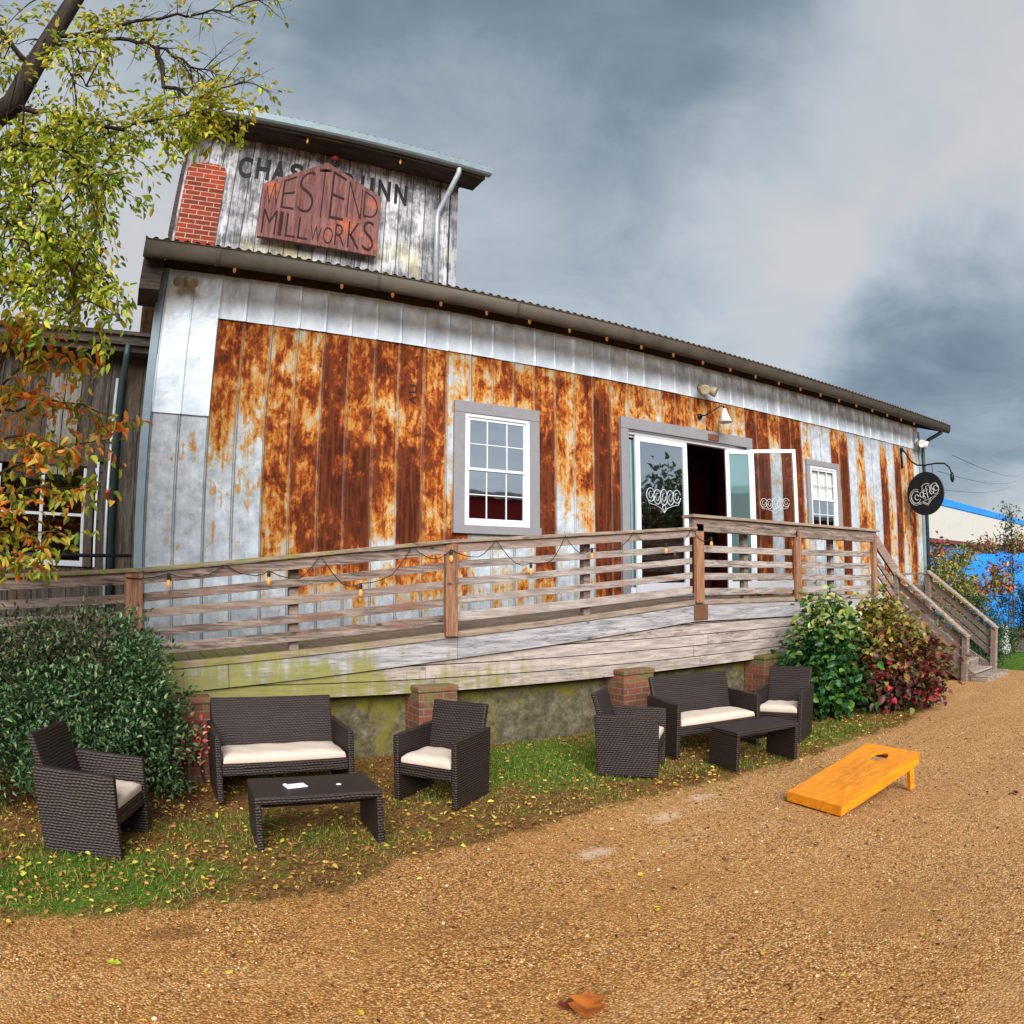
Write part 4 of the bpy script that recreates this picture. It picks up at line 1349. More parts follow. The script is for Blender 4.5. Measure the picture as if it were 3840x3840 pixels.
# horizontal skirt boards under the sloping rim, cut to its line
z = .735
k = 0
while z < 1.36:
    z1 = z + .142
    xs_ = np.arange(-4.2, 11.201, .05)
    ok = [a for a in xs_ if rimb(a) > z + .01]
    if ok:
        a0 = ok[0]
        a1 = next((a for a in xs_ if rimb(a) > z1), 11.2)
        cuts = [a0] + [c_ + random.uniform(-.4, .4) for c_ in (3.2, 6.7, 8.9) if a0 + .6 < c_] + [11.2]
        for c0, c1 in zip(cuts[:-1], cuts[1:]):
            top = []
            pts = [(c0, z), (c1 - .006, z), (c1 - .006, min(z1 - .011, rimb(c1) - .004))]
            if c0 < a1 < c1:
                pts.append((a1, z1 - .011))
            pts.append((c0, max(z + .006, min(z1 - .011, rimb(c0) - .004))))
            yj = RY + .012 + random.uniform(0, .014)
            MB().prism([(a, yj, b) for a, b in pts], (0, .028, 0)).build('skirt_board', W_SKIRT, ramp)
    z = z1
    k += 1
# posts
for xp, w_, zt in ((0.02, .17, rz_(.02) - .03), (3.15, .135, rz_(3.15) - .02), (6.68, .14, 2.60), (8.83, .14, 2.58), (11.12, .14, 2.56), (-2.9, .15, rz_(-2.9))):
    MB().box(xp - w_ / 2, xp + w_ / 2, RY - .075, RY - .014, dz(xp) - .03, zt).build('post', W_POST, ramp, .006)
for xp in (1.55, 4.95, 7.75, 9.95, -1.4):
    MB().box(xp - .045, xp + .045, RY + .07, RY + .16, dz(xp), (rz_(xp) if xp < 6.5 else 2.6) - .04).build('inner_post', W_BROWN, ramp, .004)
# ramp rail: a flat cap and a board under it
sp = [-4.2, -1.23, .1, 3.13]
seg(MB(), sp, RY - .10, RY + .10, lambda x: rz_(x) - .03, lambda x: rz_(x) + .008).build('cap_rail', W_CAP, ramp, .006)
seg(MB(), [3.135, 6.62], RY - .09, RY + .09, lambda x: rz_(x) - .03, lambda x: rz_(x) + .008).build('cap_rail', W_CAP, ramp, .006)
seg(MB(), [-4.2, -1.23, .1, 3.13], RY - .06, RY - .016, lambda x: rz_(x) - .135, lambda x: rz_(x) - .033).build('top_rail', W_BROWN, ramp, .004)
seg(MB(), [3.22, 6.6], RY - .06, RY - .016, lambda x: rz_(x) - .125, lambda x: rz_(x) - .033).build('top_rail', W_BROWN, ramp, .004)
for a, b in ((-4.2, .0), (.04, 3.1), (3.2, 6.62)):
    for i in range(4):
        def zc(x, i=i):
            lo, hi = dz(x) + .06, rz_(x) - .17
            return lo + (hi - lo) * (i + .5) / 4
        xs_ = [a] + [t for t in (-1.23, .1, .475) if a < t < b] + [b]
        o1, o2 = random.uniform(-.012, .012), random.uniform(-.012, .012)
        hh = .040 if i else .05
        seg(MB(), xs_, RY + .02, RY + .045, lambda x: zc(x) - hh + (o1 if x < (a + b) / 2 else o2), lambda x: zc(x) + hh + (o1 if x < (a + b) / 2 else o2)).build('slat', W_BROWN if a < 3 else W_GREY, ramp, .004)
# landing rail
lt = lambda x: 2.715 - .0105 * (x - 6.55)
seg(MB(), [6.52, 11.24], RY - .12, RY + .10, lambda x: lt(x) - .04, lt).build('cap_rail', W_CAP, ramp, .006)
seg(MB(), [6.56, 8.80], RY - .075, RY - .016 + .03, lambda x: lt(x) - .215, lambda x: lt(x) - .043).build('top_rail', W_BROWN, ramp, .004)
seg(MB(), [8.81, 11.18], RY - .074, RY - .016 + .03, lambda x: lt(x) - .22, lambda x: lt(x) - .043).build('top_rail', W_BROWN, ramp, .004)
for a, b in ((6.75, 8.78), (8.9, 11.06)):
    for i in range(4):
        zc = lambda x: dz(x) + .115 + i * .19
        o1, o2 = random.uniform(-.012, .012), random.uniform(-.012, .012)
        seg(MB(), [a, b], RY + .02, RY + .045, lambda x: zc(x) - .046 + (o1 if x == a else o2), lambda x: zc(x) + .046 + (o1 if x == a else o2)).build('slat', W_GREY, ramp, .004)
tag(MB().box(6.61, 6.86, RY - .028, RY - .0125, 1.35, 1.54).build('rim_plaque', RUSTP, None, .003), 'small square brown plaque on the rim board under the landing corner post', 'plaque')

# foundation wall and brick piers under the ramp
fw = tag(MB().box(-4.5, 11.1, 6.86, 7.1, -.3, .74).build('concrete_wall', CONCRETE, None, .01), 'low mossy concrete wall behind the brick piers under the ramp', 'wall')
PG = 'brick piers under the ramp'
for xa, xb, top, lab in ((.43, .70, .80, 'brick pier beside the dark green bush'), (2.74, 3.16, .82, 'brick pier behind the armchair left of the grass patch'), (5.31, 5.77, .815, 'brick pier at the left end of the far loveseat'), (7.86, 8.46, .79, 'mossy brick pier behind the armchair next to the leafy bush')):
    pr = thing('brick_pier', lab, 'pier', ((xa + xb) / 2, 6.7, 0), PG)
    MB().box(xa, xb, 6.48, 6.85, -.1, top - .06).build('shaft', BRICKP, pr, .006)
    MB().box(xa - .012, xb + .012, 6.462, 6.858, top - .058, top).build('cap', CONCRETE if xa > 7 else BRICKP, pr, .012)

# ------------------------------------------------------------------ stairs
st = thing('wooden_stairs', 'wooden steps with sloping handrails going down from the right end of the landing', 'stairs', (12.4, 6.3, 0))
MZ = .97
for i in range(3):          # short upper flight along the wall
    x = 11.22 + i * .26
    MB().box(x, x + .28, RY + .02, WY - .1, 1.40 - i * .145 - .04, 1.40 - i * .145).build('tread', W_STAIR, st, .004)
MB().box(11.95, 13.05, 6.45, WY - .1, MZ - .04, MZ).build('landing', W_STAIR, st, .004)
for xa in (11.96, 13.0):
    MB().box(xa, xa + .04, 6.5, WY - .2, 0, MZ - .045).build('landing_frame', W_BROWN, st)
ya, yb_ = 6.45, 5.05
for i in range(5):
    y = ya - (i + 1) * .28
    z = MZ - (i + 1) * .162
    MB().box(12.02, 12.92, y - .02, y + .28, z - .04, z).build('tread', W_STAIR, st, .004)
    MB().box(12.03, 12.91, y + .262, y + .28, z + .001, z + .121).build('riser', W_BROWN, st)
for xx in (11.985, 12.955):
    MB().bar((xx, ya + .02, MZ - .14), (xx, yb_ - .02, .02), .045, .26).build('stringer', W_BROWN, st)
for xx, y0, y1, z0, z1 in ((11.96, 6.62, 5.18, 1.92, .80), (12.98, 6.45, 5.02, 1.92, .87)):
    MB().bar((xx, y0, z0), (xx, y1 - .06, z1 - .04), .15, .042).build('handrail', W_STAIR, st, .005)
    for k in (.22, .40, .56):
        MB().bar((xx + .02, y0 - .03, z0 - k), (xx + .02, y1, z1 - k * .96), .03, .10).build('slat', W_BROWN, st, .003)
    MB().box(xx - .055, xx + .055, y1 - .05, y1 + .06, -.05, z1 - .02).build('post', W_BROWN, st, .005)
    MB().box(xx - .055, xx + .055, y0 - .06, y0 + .05, .0, z0 - .02).build('post', W_BROWN, st, .005)
MB().box(12.91, 13.05, 6.46, WY - .12, 1.86, 1.90).build('handrail', W_STAIR, st, .005)
for k in (1.3, 1.55):
    MB().box(12.97, 13.0, 6.46, WY - .12, k, k + .1).build('slat', W_BROWN, st)
MB().bar((11.2, RY - .02, 2.50), (11.96, RY - .02, 1.93), .05, .2).build('handrail', W_BROWN, st, .005)
for k in (.28, .48, .68):
    MB().bar((11.2, RY, 2.48 - k), (11.96, RY, 1.92 - k), .03, .1).build('slat', W_BROWN, st)
MB().box(11.95, 13.0, 4.72, 5.06, -.02, .10).build('bottom_step', W_STAIR, st, .006)

# ---- string of bulbs along the rail
rs = thing('string_lights', 'black cable with glowing amber bulbs looped along the wooden ramp railing', 'string lights', (3, 6.5, 1.9))
pts = []
RB = [(.34, 1.79), (1.27, 1.84), (2.17, 1.74), (3.13, 2.09), (4.08, 1.97), (4.9, 2.15), (6.05, 2.23), (6.87, 2.33)]
yb2 = RY - .09
pts = [(-.05, yb2, 1.84)]
for i, (x, z) in enumerate(RB):
    pts.append((x, yb2, z + .10))
    if i + 1 < len(RB):
        x2, z2 = RB[i + 1]
        for t in (.33, .55, .8):
            xx = x + (x2 - x) * t
            lo = (z + (z2 - z) * t) + .07
            hi = rz_(min(xx, 6.5)) - .02
            pts.append((xx, yb2, hi if t == .55 else lo))
cv = []
for i in range(len(pts) - 1):
    a, b = Vector(pts[i]), Vector(pts[i + 1])
    for t in (0, .33, .67):
        p = a.lerp(b, t)
        p.z -= .025 * math.sin(math.pi * t)
        cv.append(p)
cv.append(Vector(pts[-1]))
MB().tube(cv, .0045, 5).build('cable', CABLE, rs, smooth=True)
for x, z in RB:
    MB().lathe([(.012, .10), (.018, .075), (.016, .045)], (x, yb2, z), (0, 0, 1), 8).build('socket', CABLE, rs)
    MB().lathe([(.01, .045), (.019, .025), (.022, .0), (.015, -.022), (.004, -.03)], (x, yb2, z), (0, 0, 1), 10).build('bulb', BULB, rs, smooth=True)

# ------------------------------------------------------------------ wicker furniture


def rbox(x0, x1, y0, y1, z0, z1):
    return MB().box(x0, x1, y0, y1, z0, z1)


def wicker_seat(name, label, cat, W, group):
    """front faces -Y; 0.61 deep; solid panel sides that also are the legs"""
    D = .61
    t = thing(name, label, cat, (0, 0, 0), group)
    for s in (-1, 1):
        xa, xb = (s * W / 2, s * (W / 2 - .052)) if s < 0 else (s * (W / 2 - .052), s * W / 2)
        q = MB()
        q.prism([(xa, -D / 2, 0), (xa, -D / 2 + .0, .575), (xa, D / 2 - .0, .60), (xa, D / 2 + .01, .58), (xa, D / 2 - .03, .0)], (xb - xa, 0, 0))
        q.build('arm_panel', WICKER, t, .012)
    iw = W / 2 - .055
    q = MB()
    q.hexa([(-iw, D / 2 - .155, .27), (iw, D / 2 - .155, .27), (iw, D / 2 - .10, .27), (-iw, D / 2 - .10, .27), (-iw - .02, D / 2 + .0, .80), (iw + .02, D / 2 + .0, .80), (iw + .02, D / 2 + .055, .79), (-iw - .02, D / 2 + .055, .79)])
    q.build('backrest', WICKER, t, .014)
    MB().box(-iw, iw, -D / 2 + .012, D / 2 - .12, .285, .33).box(-iw, iw, -D / 2 + .006, -D / 2 + .05, .235, .284).build('seat', WICKER, t, .008)
    MB().box(-iw, iw, D / 2 - .14, D / 2 - .10, .12, .26).build('rear_apron', WICKER, t, .006)
    return t


def cushion(W, label, x, y, rz, jx=0, group='cream seat cushions'):
    iw = W / 2 - .062
    q = MB()
    nx_, ny_ = 14, 8
    vs, fs = [], []
    for side in (0, 1):
        for j in range(ny_ + 1):
            for i in range(nx_ + 1):
                u, v = i / nx_ * 2 - 1, j / ny_ * 2 - 1
                e = (1 - abs(u) ** 7) * (1 - abs(v) ** 6)
                bul = .5 + .5 * e ** .35 if e > 0 else .5
                zz = .334 if side == 0 else .334 + .035 + .046 * bul + .004 * math.sin(u * 9 + v * 5)
                sh = 1 - .03 * (1 if side else 0)
                vs.append((u * iw * sh, -.292 + (v + 1) / 2 * .44 * sh, zz))
    M_ = (nx_ + 1) * (ny_ + 1)
    for j in range(ny_):
        for i in range(nx_):
            a = j * (nx_ + 1) + i
            fs.append((a, a + nx_ + 1, a + nx_ + 2, a + 1))
            fs.append((M_ + a, M_ + a + 1, M_ + a + nx_ + 2, M_ + a + nx_ + 1))
    ring = [i for i in range(nx_)] + [j * (nx_ + 1) + nx_ for j in range(ny_)] + [ny_ * (nx_ + 1) + nx_ - i for i in range(nx_)] + [(ny_ - j) * (nx_ + 1) for j in range(ny_)]
    for a, b in zip(ring, ring[1:] + ring[:1]):
        fs.append((a, b, M_ + b, M_ + a))
    o = MB().add(vs, fs).build('seat_cushion', FABRIC, None, .012, True)
    o.location = (x, y, 0)
    o.rotation_euler = (0, 0, rz)
    return tag(o, label, 'cushion', group)


def place(fl, fr):
    """centre and turn of a seat from its two front feet on the ground (left, right as one sits... seen from the front)"""
    a, b = Vector(fl), Vector(fr)
    d = (b - a).normalized()
    back = Vector((-d.y, d.x))
    c = (a + b) / 2 + back * .305
    return c.x, c.y, math.atan2(d.y, d.x)


AG = 'dark wicker armchairs'
LG = 'dark wicker loveseats'
# armchairs: front feet measured on the ground
spots = [
    ((-.161, 4.668), (.064, 5.231), 'dark brown wicker armchair seen from its side in front of the dark green bush'),
    ((2.109, 5.583), (2.466, 5.068), 'dark wicker armchair standing in front of a brick pier by the table with the card'),
    ((4.467, 4.935), (4.93, 5.33), 'dark wicker armchair turned away beside the far loveseat and grass patch'),
    ((6.36, 5.42), (6.60, 4.86), 'dark wicker armchair between the far low table and the leafy bush')]
arm = None
CL = ['cream cushion on the armchair in front of the dark green bush', 'cream cushion on the armchair between the low tables', 'cream cushion barely showing on the armchair turned away', 'cream cushion on the armchair next to the leafy bush']
for i, (a, b, lab) in enumerate(spots):
    x, y, r_ = place(a, b)
    if arm is None:
        arm = wicker_seat('wicker_armchair', lab, 'armchair', .61, AG)
        arm.location, arm.rotation_euler = (x, y, 0), (0, 0, r_)
    else:
        dup(arm, (x, y, 0), r_, lab)
    cushion(.61, CL[i], x, y, r_)
lv = None
for a, b, lab, cl_ in (((.655, 5.85), (1.86, 5.84), 'dark wicker loveseat behind the low table that holds the white card', 'long cream cushion on the loveseat behind the white card'),
                       ((5.118, 5.358), (6.22, 5.17), 'dark wicker loveseat in front of the brick pier near the leafy bush', 'long cream cushion on the loveseat near the leafy bush')):
    x, y, r_ = place(a, b)
    if lv is None:
        lv = wicker_seat('wicker_loveseat', lab, 'loveseat', 1.2, LG)
        lv.location, lv.rotation_euler = (x, y, 0), (0, 0, r_)
    else:
        dup(lv, (x, y, 0), r_, lab).scale = (.94, 1, 1)
    cushion(1.2 if x < 3 else 1.13, cl_, x, y, r_)


def wicker_table(label):
    t = thing('wicker_table', label, 'table', (0, 0, 0), 'low wicker tables')
    L, D = .90, .52
    MB().box(-L / 2, L / 2, -D / 2, D / 2, .345, .395).build('table_top', WICKER, t, .012)
    for s in (-1, 1):
        xa = s * L / 2 if s < 0 else s * L / 2 - .045
        q = MB().box(xa, xa + .045, -D / 2 + .004, D / 2 - .004, 0, .343)
        q.build('end_panel', WICKER, t, .008)
    MB().box(-L / 2 + .046, L / 2 - .046, D / 2 - .10, D / 2 - .06, .19, .225).build('stretcher', WICKER, t, .005)
    return t


t1 = wicker_table('low dark wicker table holding a white card in front of the near loveseat')
t1.location = (1.24, 4.91, 0)
t1.rotation_euler = (0, 0, R(-4))
t2 = dup(t1, (5.60, 4.72, 0), R(-10), 'low dark wicker table with bare top beside the armchair by the leafy bush')
t2.scale = (.9, .9, 1)
cardm = plain('white card paper', (.75, .77, .85), .6, 0, .04)
o = MB().box(-.07, .07, -.05, .05, 0, .004).box(-.085, -.06, -.045, .05, -.0005, .012).build('paper_card', cardm)
o.location = (1.12, 4.91, .3975)
o.rotation_euler = (0, 0, R(8))
tag(o, 'small white card with blue edge lying on the low wicker table', 'card')
MB().box(-.09, -.072, -.046, .052, .001, .014).box(-.07, .03, .046, .056, .0, .0045).build('blue_edge', plain('blue card edge', (.05, .12, .4), .6), o)
o.children[0].location = (0, 0, 0)
o = MB().lathe([(.012, 0), (.02, .004), (.012, .009)], (0, 0, 0), (0, 0, 1), 9).build('bottle_cap', LAMPW, None)
o.location = (1.42, 4.86, .396)
tag(o, 'tiny pale bottle cap on the low wicker table right of the card', 'bottle cap')

# ------------------------------------------------------------------ bean bag board
cb = thing('cornhole_board', 'orange varnished wooden bean bag board tilted up on two legs on the gravel', 'game board', (4.72, 3.31, 0), rz=R(-6.5))
L, W2 = 1.06, .305
z0, z1 = .085, .325
hx, hr = .86, .082
q = MB()
ns = 28
zt = lambda x: z0 + (z1 - z0) * x / L
# top with a round hole: ring of quads between the hole and the outline
hole, outl = [], []
for k in range(ns):
    t = 2 * math.pi * k / ns
    c_, s__ = math.cos(t), math.sin(t)
    hole.append((hx + hr * c_, hr * s__))
    sc_ = min(((L - hx) if c_ > 0 else hx) / abs(c_) if abs(c_) > 1e-6 else 9, W2 / abs(s__) if abs(s__) > 1e-6 else 9)
    outl.append((hx + sc_ * c_, sc_ * s__))
for cx, cy in ((0, -W2), (0, W2), (L, -W2), (L, W2)):
    k = min(range(ns), key=lambda k: (outl[k][0] - cx) ** 2 + (outl[k][1] - cy) ** 2)
    outl[k] = (cx, cy)
vs = [(a, b, zt(a)) for a, b in outl] + [(a, b, zt(a)) for a, b in hole] + [(a, b, zt(a) - .016) for a, b in outl] + [(a, b, zt(a) - .016) for a, b in hole]
fs = []
for k in range(ns):
    j = (k + 1) % ns
    fs += [(k, j, ns + j, ns + k), (2 * ns + j, 2 * ns + k, 3 * ns + k, 3 * ns + j), (ns + k, ns + j, 3 * ns + j, 3 * ns + k), (j, k, 2 * ns + k, 2 * ns + j)]
loc0 = cb.location.copy()


def local(mb, name, mat, par, bevel=0.0):
    o = mb.build(name, mat, None, bevel)
    o.parent = par
    return o


local(q.add(vs, fs), 'top', PLY, cb)
fr = MB()
for s in (-1, 1):
    ya_, yb3 = (s * W2, s * (W2 - .022)) if s < 0 else (s * (W2 - .022), s * W2)
    fr.hexa([(.0, ya_, zt(0) - .083), (L, ya_, zt(L) - .105), (L, yb3, zt(L) - .105), (.0, yb3, zt(0) - .083), (0, ya_, zt(0) - .017), (L, ya_, zt(L) - .017), (L, yb3, zt(L) - .017), (0, yb3, zt(0) - .017)])
fr.box(.0, .022, -W2 + .022, W2 - .022, zt(0) - .083, zt(0) - .014).box(L - .022, L, -W2 + .022, W2 - .022, zt(L) - .105, zt(L) - .02)
local(fr, 'frame', PLY, cb, .003)
for s in (-1, 1):
    y_ = s * (W2 - .045)
    local(MB().bar((L - .09, y_, zt(L) - .05), (L - .03, y_, -.005), .038, .06, (1, 0, 0)), 'leg', PLY, cb, .003)
# ------------------------------------------------------------------ plants
GREENS = [(.26, .38, .03), (.38, .48, .04), (.48, .50, .05), (.18, .29, .025), (.58, .53, .06), (.11, .19, .02)]


def rnd_dir(d, spread):
    v = Vector(d) + Vector(rng.normal(size=3)) * spread
    return v.normalized()


def sprout(mb, p, d, length, r, depth, tips, bend=.25, droop=0.0, kids=4):
    """a bending twig with side twigs; notes points where leaves sit"""
    pts, rs = [Vector(p)], [r]
    d = Vector(d).normalized()
    n = max(3, int(length / .12))
    for i in range(n):
        d = rnd_dir(d + Vector((0, 0, -droop)), bend * .35)
        pts.append(pts[-1] + d * length / n)
        rs.append(r * (1 - .8 * (i + 1) / n))
        if depth <= 1:
            tips.append((pts[-1].copy(), d.copy()))
    mb.tube(pts, rs, 5 if r > .008 else 3, False)
    if depth > 0:
        for k in range(kids):
            i = rng.integers(1, len(pts) - 1) if len(pts) > 2 else 1
            sprout(mb, pts[i], rnd_dir(pts[i] - pts[i - 1], .75), length * rng.uniform(.4, .65), rs[i] * .55, depth - 1, tips, bend, droop, kids)


# --- big tree at the left, its trunk leans in from beyond the left edge
tree = thing('tree', 'tall thin-leaved yellow green tree with bare twigs hanging over the left of the roofs', 'tree', (-4.6, 4.6, 0))
tm = MB()
trunk = [Vector(p) for p in ((-4.6, 4.6, -.1), (-4.2, 4.65, 1.2), (-3.4, 4.8, 2.8), (-2.35, 4.95, 4.2), (-1.47, 5.0, 5.32), (-1.30, 5.0, 6.45), (-1.1, 5.0, 7.8), (-.8, 5.1, 9.2))]
cur = []
for a, b in zip(trunk[:-1], trunk[1:]):
    for t in np.linspace(0, 1, 5)[:-1]:
        cur.append(a.lerp(b, t))
tm.tube(cur, list(np.linspace(.19, .05, len(cur))), 10, False)
tips = []
limbs = [
    [(-1.36, 5.0, 6.0), (-.95, 4.95, 6.15), (-.35, 4.9, 6.38), (.05, 4.9, 6.55), (.42, 4.85, 6.80)],
    [(-1.38, 5.0, 5.95), (-.75, 4.9, 6.05), (-.42, 4.85, 5.95), (-.1, 4.8, 5.78), (.12, 4.8, 5.72)],
    [(-.42, 4.85, 5.95), (-.25, 4.8, 5.55), (.0, 4.75, 5.40), (.35, 4.7, 5.62)],
    [(-1.47, 5.0, 5.3), (-1.0, 4.8, 5.1), (-.5, 4.7, 5.0), (-.1, 4.65, 5.15), (.2, 4.6, 5.2)],
    [(-1.8, 5.0, 4.9), (-1.3, 4.7, 4.75), (-.9, 4.55, 4.7), (-.55, 4.5, 4.45)],
    [(-2.2, 4.95, 4.4), (-1.6, 4.7, 4.3), (-1.1, 4.55, 4.1), (-.7, 4.5, 3.9), (-.42, 4.5, 3.75)],
    [(-2.6, 4.9, 3.9), (-1.9, 4.6, 3.9), (-1.3, 4.5, 3.7), (-.85, 4.45, 3.6)],
    [(-1.4, 5.0, 5.7), (-1.9, 4.8, 6.0), (-2.3, 4.7, 6.3)],
    [(-1.5, 5.0, 5.3), (-2.0, 5.2, 5.4), (-2.6, 5.3, 5.5)],
    [(-2.3, 4.95, 4.3), (-2.0, 5.3, 4.9), (-1.6, 5.5, 5.3), (-1.0, 5.6, 5.6)]]
nodes = []
for L_ in limbs:
    pts = [Vector(p) for p in L_]
    cur = []
    for a, b in zip(pts[:-1], pts[1:]):
        for t in np.linspace(0, 1, 5)[:-1]:
            cur.append(a.lerp(b, t) + Vector(rng.normal(size=3)) * .014)
    cur.append(pts[-1])
    tm.tube(cur, list(np.linspace(.024, .005, len(cur))), 6, False)
    nodes += cur
    for i in range(3, len(cur)):
        high = cur[i].z > 5.35 and cur[i].x > -.8
        for _ in range(2):
            tt = []
            sprout(tm, cur[i], rnd_dir((cur[i] - cur[i - 2]).normalized() + Vector((0, 0, -.1 if not high else .1)), .8), rng.uniform(.22, .42), .006, 1, tt, .5, .05 if high else .14, 3)
            if high:
                tt = [q_ for q_ in tt if rng.random() < .16]
            tips += tt


def inside(x, z):
    """outline of the leafy part (at 5 m)"""
    poly = [(-2.6, 6.9), (-1.5, 6.5), (-1.0, 6.1), (-.7, 5.75), (-.55, 5.35), (-.5, 5.0), (-.48, 4.5), (-.46, 4.0), (-.34, 3.75), (-.6, 3.6), (-1.1, 3.5), (-2.6, 3.3)]
    c = False
    for (xa, za), (xb, zb) in zip(poly, poly[1:] + poly[:1]):
        if (za > z) != (zb > z) and x < (xb - xa) * (z - za) / (zb - za) + xa:
            c = not c
    return c


cl_ = []
while len(cl_) < 200:
    x, z = rng.uniform(-2.4, -.1), rng.uniform(3.6, 6.5)
    if not inside(x, z):
        continue
    thin = .2 if z > 5.6 else (.5 if z > 5.1 else .85)
    if rng.random() > thin:
        continue
    y = rng.uniform(4.2, 5.5)
    s_ = y / 5.0
    p = Vector((x * s_, y, 1.86 + (z - 1.86) * s_))
    tt = []
    nb_ = min(nodes, key=lambda q_: (q_ - p).length)
    dd_ = (p - nb_)
    tm.tube([nb_, nb_ + dd_ * .35 + Vector((0, 0, .05)), nb_ + dd_ * .7 + Vector((0, 0, .04)), p], [.009, .008, .006, .005], 5, False)
    nodes.append(p)
    sprout(tm, p, rnd_dir(dd_.normalized() + Vector((.2, 0, -.2)), .6), rng.uniform(.25, .5), .005, 1, tt, .5, .2, 2)
    cl_ += [1]
    tips += tt
for p in ((.0, 4.6, 5.08), (.30, 4.65, 5.40), (.05, 4.6, 5.2), (.02, 4.6, 4.98), (-.1, 4.6, 5.05), (-.14, 4.55, 4.85)):
    for _ in range(3):
        tt = []
        sprout(tm, Vector(p) + Vector(rng.normal(size=3)) * .05, rnd_dir((0, 0, -.6), .6), .2, .004, 0, tt, .4, .2, 0)
        tips += tt
tm.build('trunk', BARK, tree, 0, True)
P_, D_ = [], []
for p, d in tips:
    k = 4 if rng.random() < .6 else 3
    for _ in range(k):
        P_.append(np.array(p) + rng.normal(size=3) * .03)
        D_.append(np.array(d))
P_, D_ = np.array(P_), np.array(D_)
cc = pick(GREENS, len(P_))
hi = P_[:, 2] > 5.0
yl = pick([(.58, .52, .06), (.46, .46, .06), (.62, .48, .05), (.36, .40, .05)], len(P_))
cc = np.where((hi & (rng.random(len(P_)) < .6) | (rng.random(len(P_)) < .14))[:, None], yl, cc)
v, f, c = leaf_arrays(P_, rng.uniform(.042, .078, len(P_)), cc, .5, .3, .3, D_)
TREELEAF = leaf_mat('tree leaves', .4, .45, .3)
np_mesh('crown', v - np.array(tree.location), f, TREELEAF, tree, c)

# --- small orange-leaved tree in front of the annex
ot = thing('tree', 'small tree with drooping orange and green leaves in front of the dark annex', 'tree', (-1.6, 5.75, 0))
tm = MB()
tm.tube([(-1.6, 5.75, 0), (-1.55, 5.75, .8), (-1.45, 5.7, 1.6), (-1.35, 5.7, 2.3), (-1.25, 5.65, 3.0), (-1.15, 5.6, 3.5)], [.05, .045, .038, .03, .02, .008], 8, False)
tips = []
for (a, b) in (((-1.25, 5.65, 3.0), (-.22, 5.5, 3.05)), ((-1.35, 5.7, 2.4), (-.25, 5.5, 2.85)), ((-1.35, 5.7, 2.3), (-.35, 5.5, 2.45)), ((-1.45, 5.7, 1.9), (-.55, 5.5, 2.15)), ((-1.2, 5.65, 3.2), (-.55, 5.4, 3.45)), ((-1.2, 5.6, 3.4), (-.95, 5.5, 3.7)), ((-1.4, 5.7, 2.6), (-1.9, 5.5, 2.9)),
               ((-1.45, 5.7, 1.8), (-.75, 5.4, 1.95)), ((-1.3, 5.7, 2.7), (-.6, 5.4, 2.75)), ((-1.3, 5.7, 2.9), (-1.7, 5.4, 3.4)), ((-1.4, 5.7, 2.2), (-1.0, 5.3, 2.3)), ((-1.3, 5.7, 2.8), (-.9, 5.3, 3.1))):
    a, b = Vector(a), Vector(b)
    cur = [a.lerp(b, t) + Vector((0, 0, .10 * math.sin(math.pi * t))) + Vector(rng.normal(size=3)) * .012 for t in np.linspace(0, 1, 9)]
    tm.tube(cur, list(np.linspace(.014, .003, 9)), 5, False)
    for i in range(2, 9):
        for _ in range(2):
            sprout(tm, cur[i], rnd_dir((cur[i] - cur[i - 1]).normalized(), .8), rng.uniform(.12, .28), .003, 0, tips, .5, .2, 0)
tm.build('trunk', BARKD, ot, 0, True)
P_ = np.array([np.array(p) + rng.normal(size=3) * .035 for p, d in tips for _ in range(3)])
up2 = np.clip((P_[:, 2] - 2.1) / 1.2 + rng.normal(size=len(P_)) * .35, 0, 1)
rd = pick([(.80, .22, .035), (.74, .30, .05), (.85, .36, .10), (.60, .12, .025), (.78, .45, .07)], len(P_))
gn = pick([(.30, .34, .04), (.18, .25, .03), (.46, .44, .05), (.55, .45, .06)], len(P_))
cc = np.where((rng.random(len(P_)) < .18 + .42 * up2)[:, None], rd, gn)
v, f, c = leaf_arrays(P_, rng.uniform(.065, .115, len(P_)), cc, .5, .8, .5)
np_mesh('crown', v - np.array(ot.location), f, TREELEAF, ot, c)


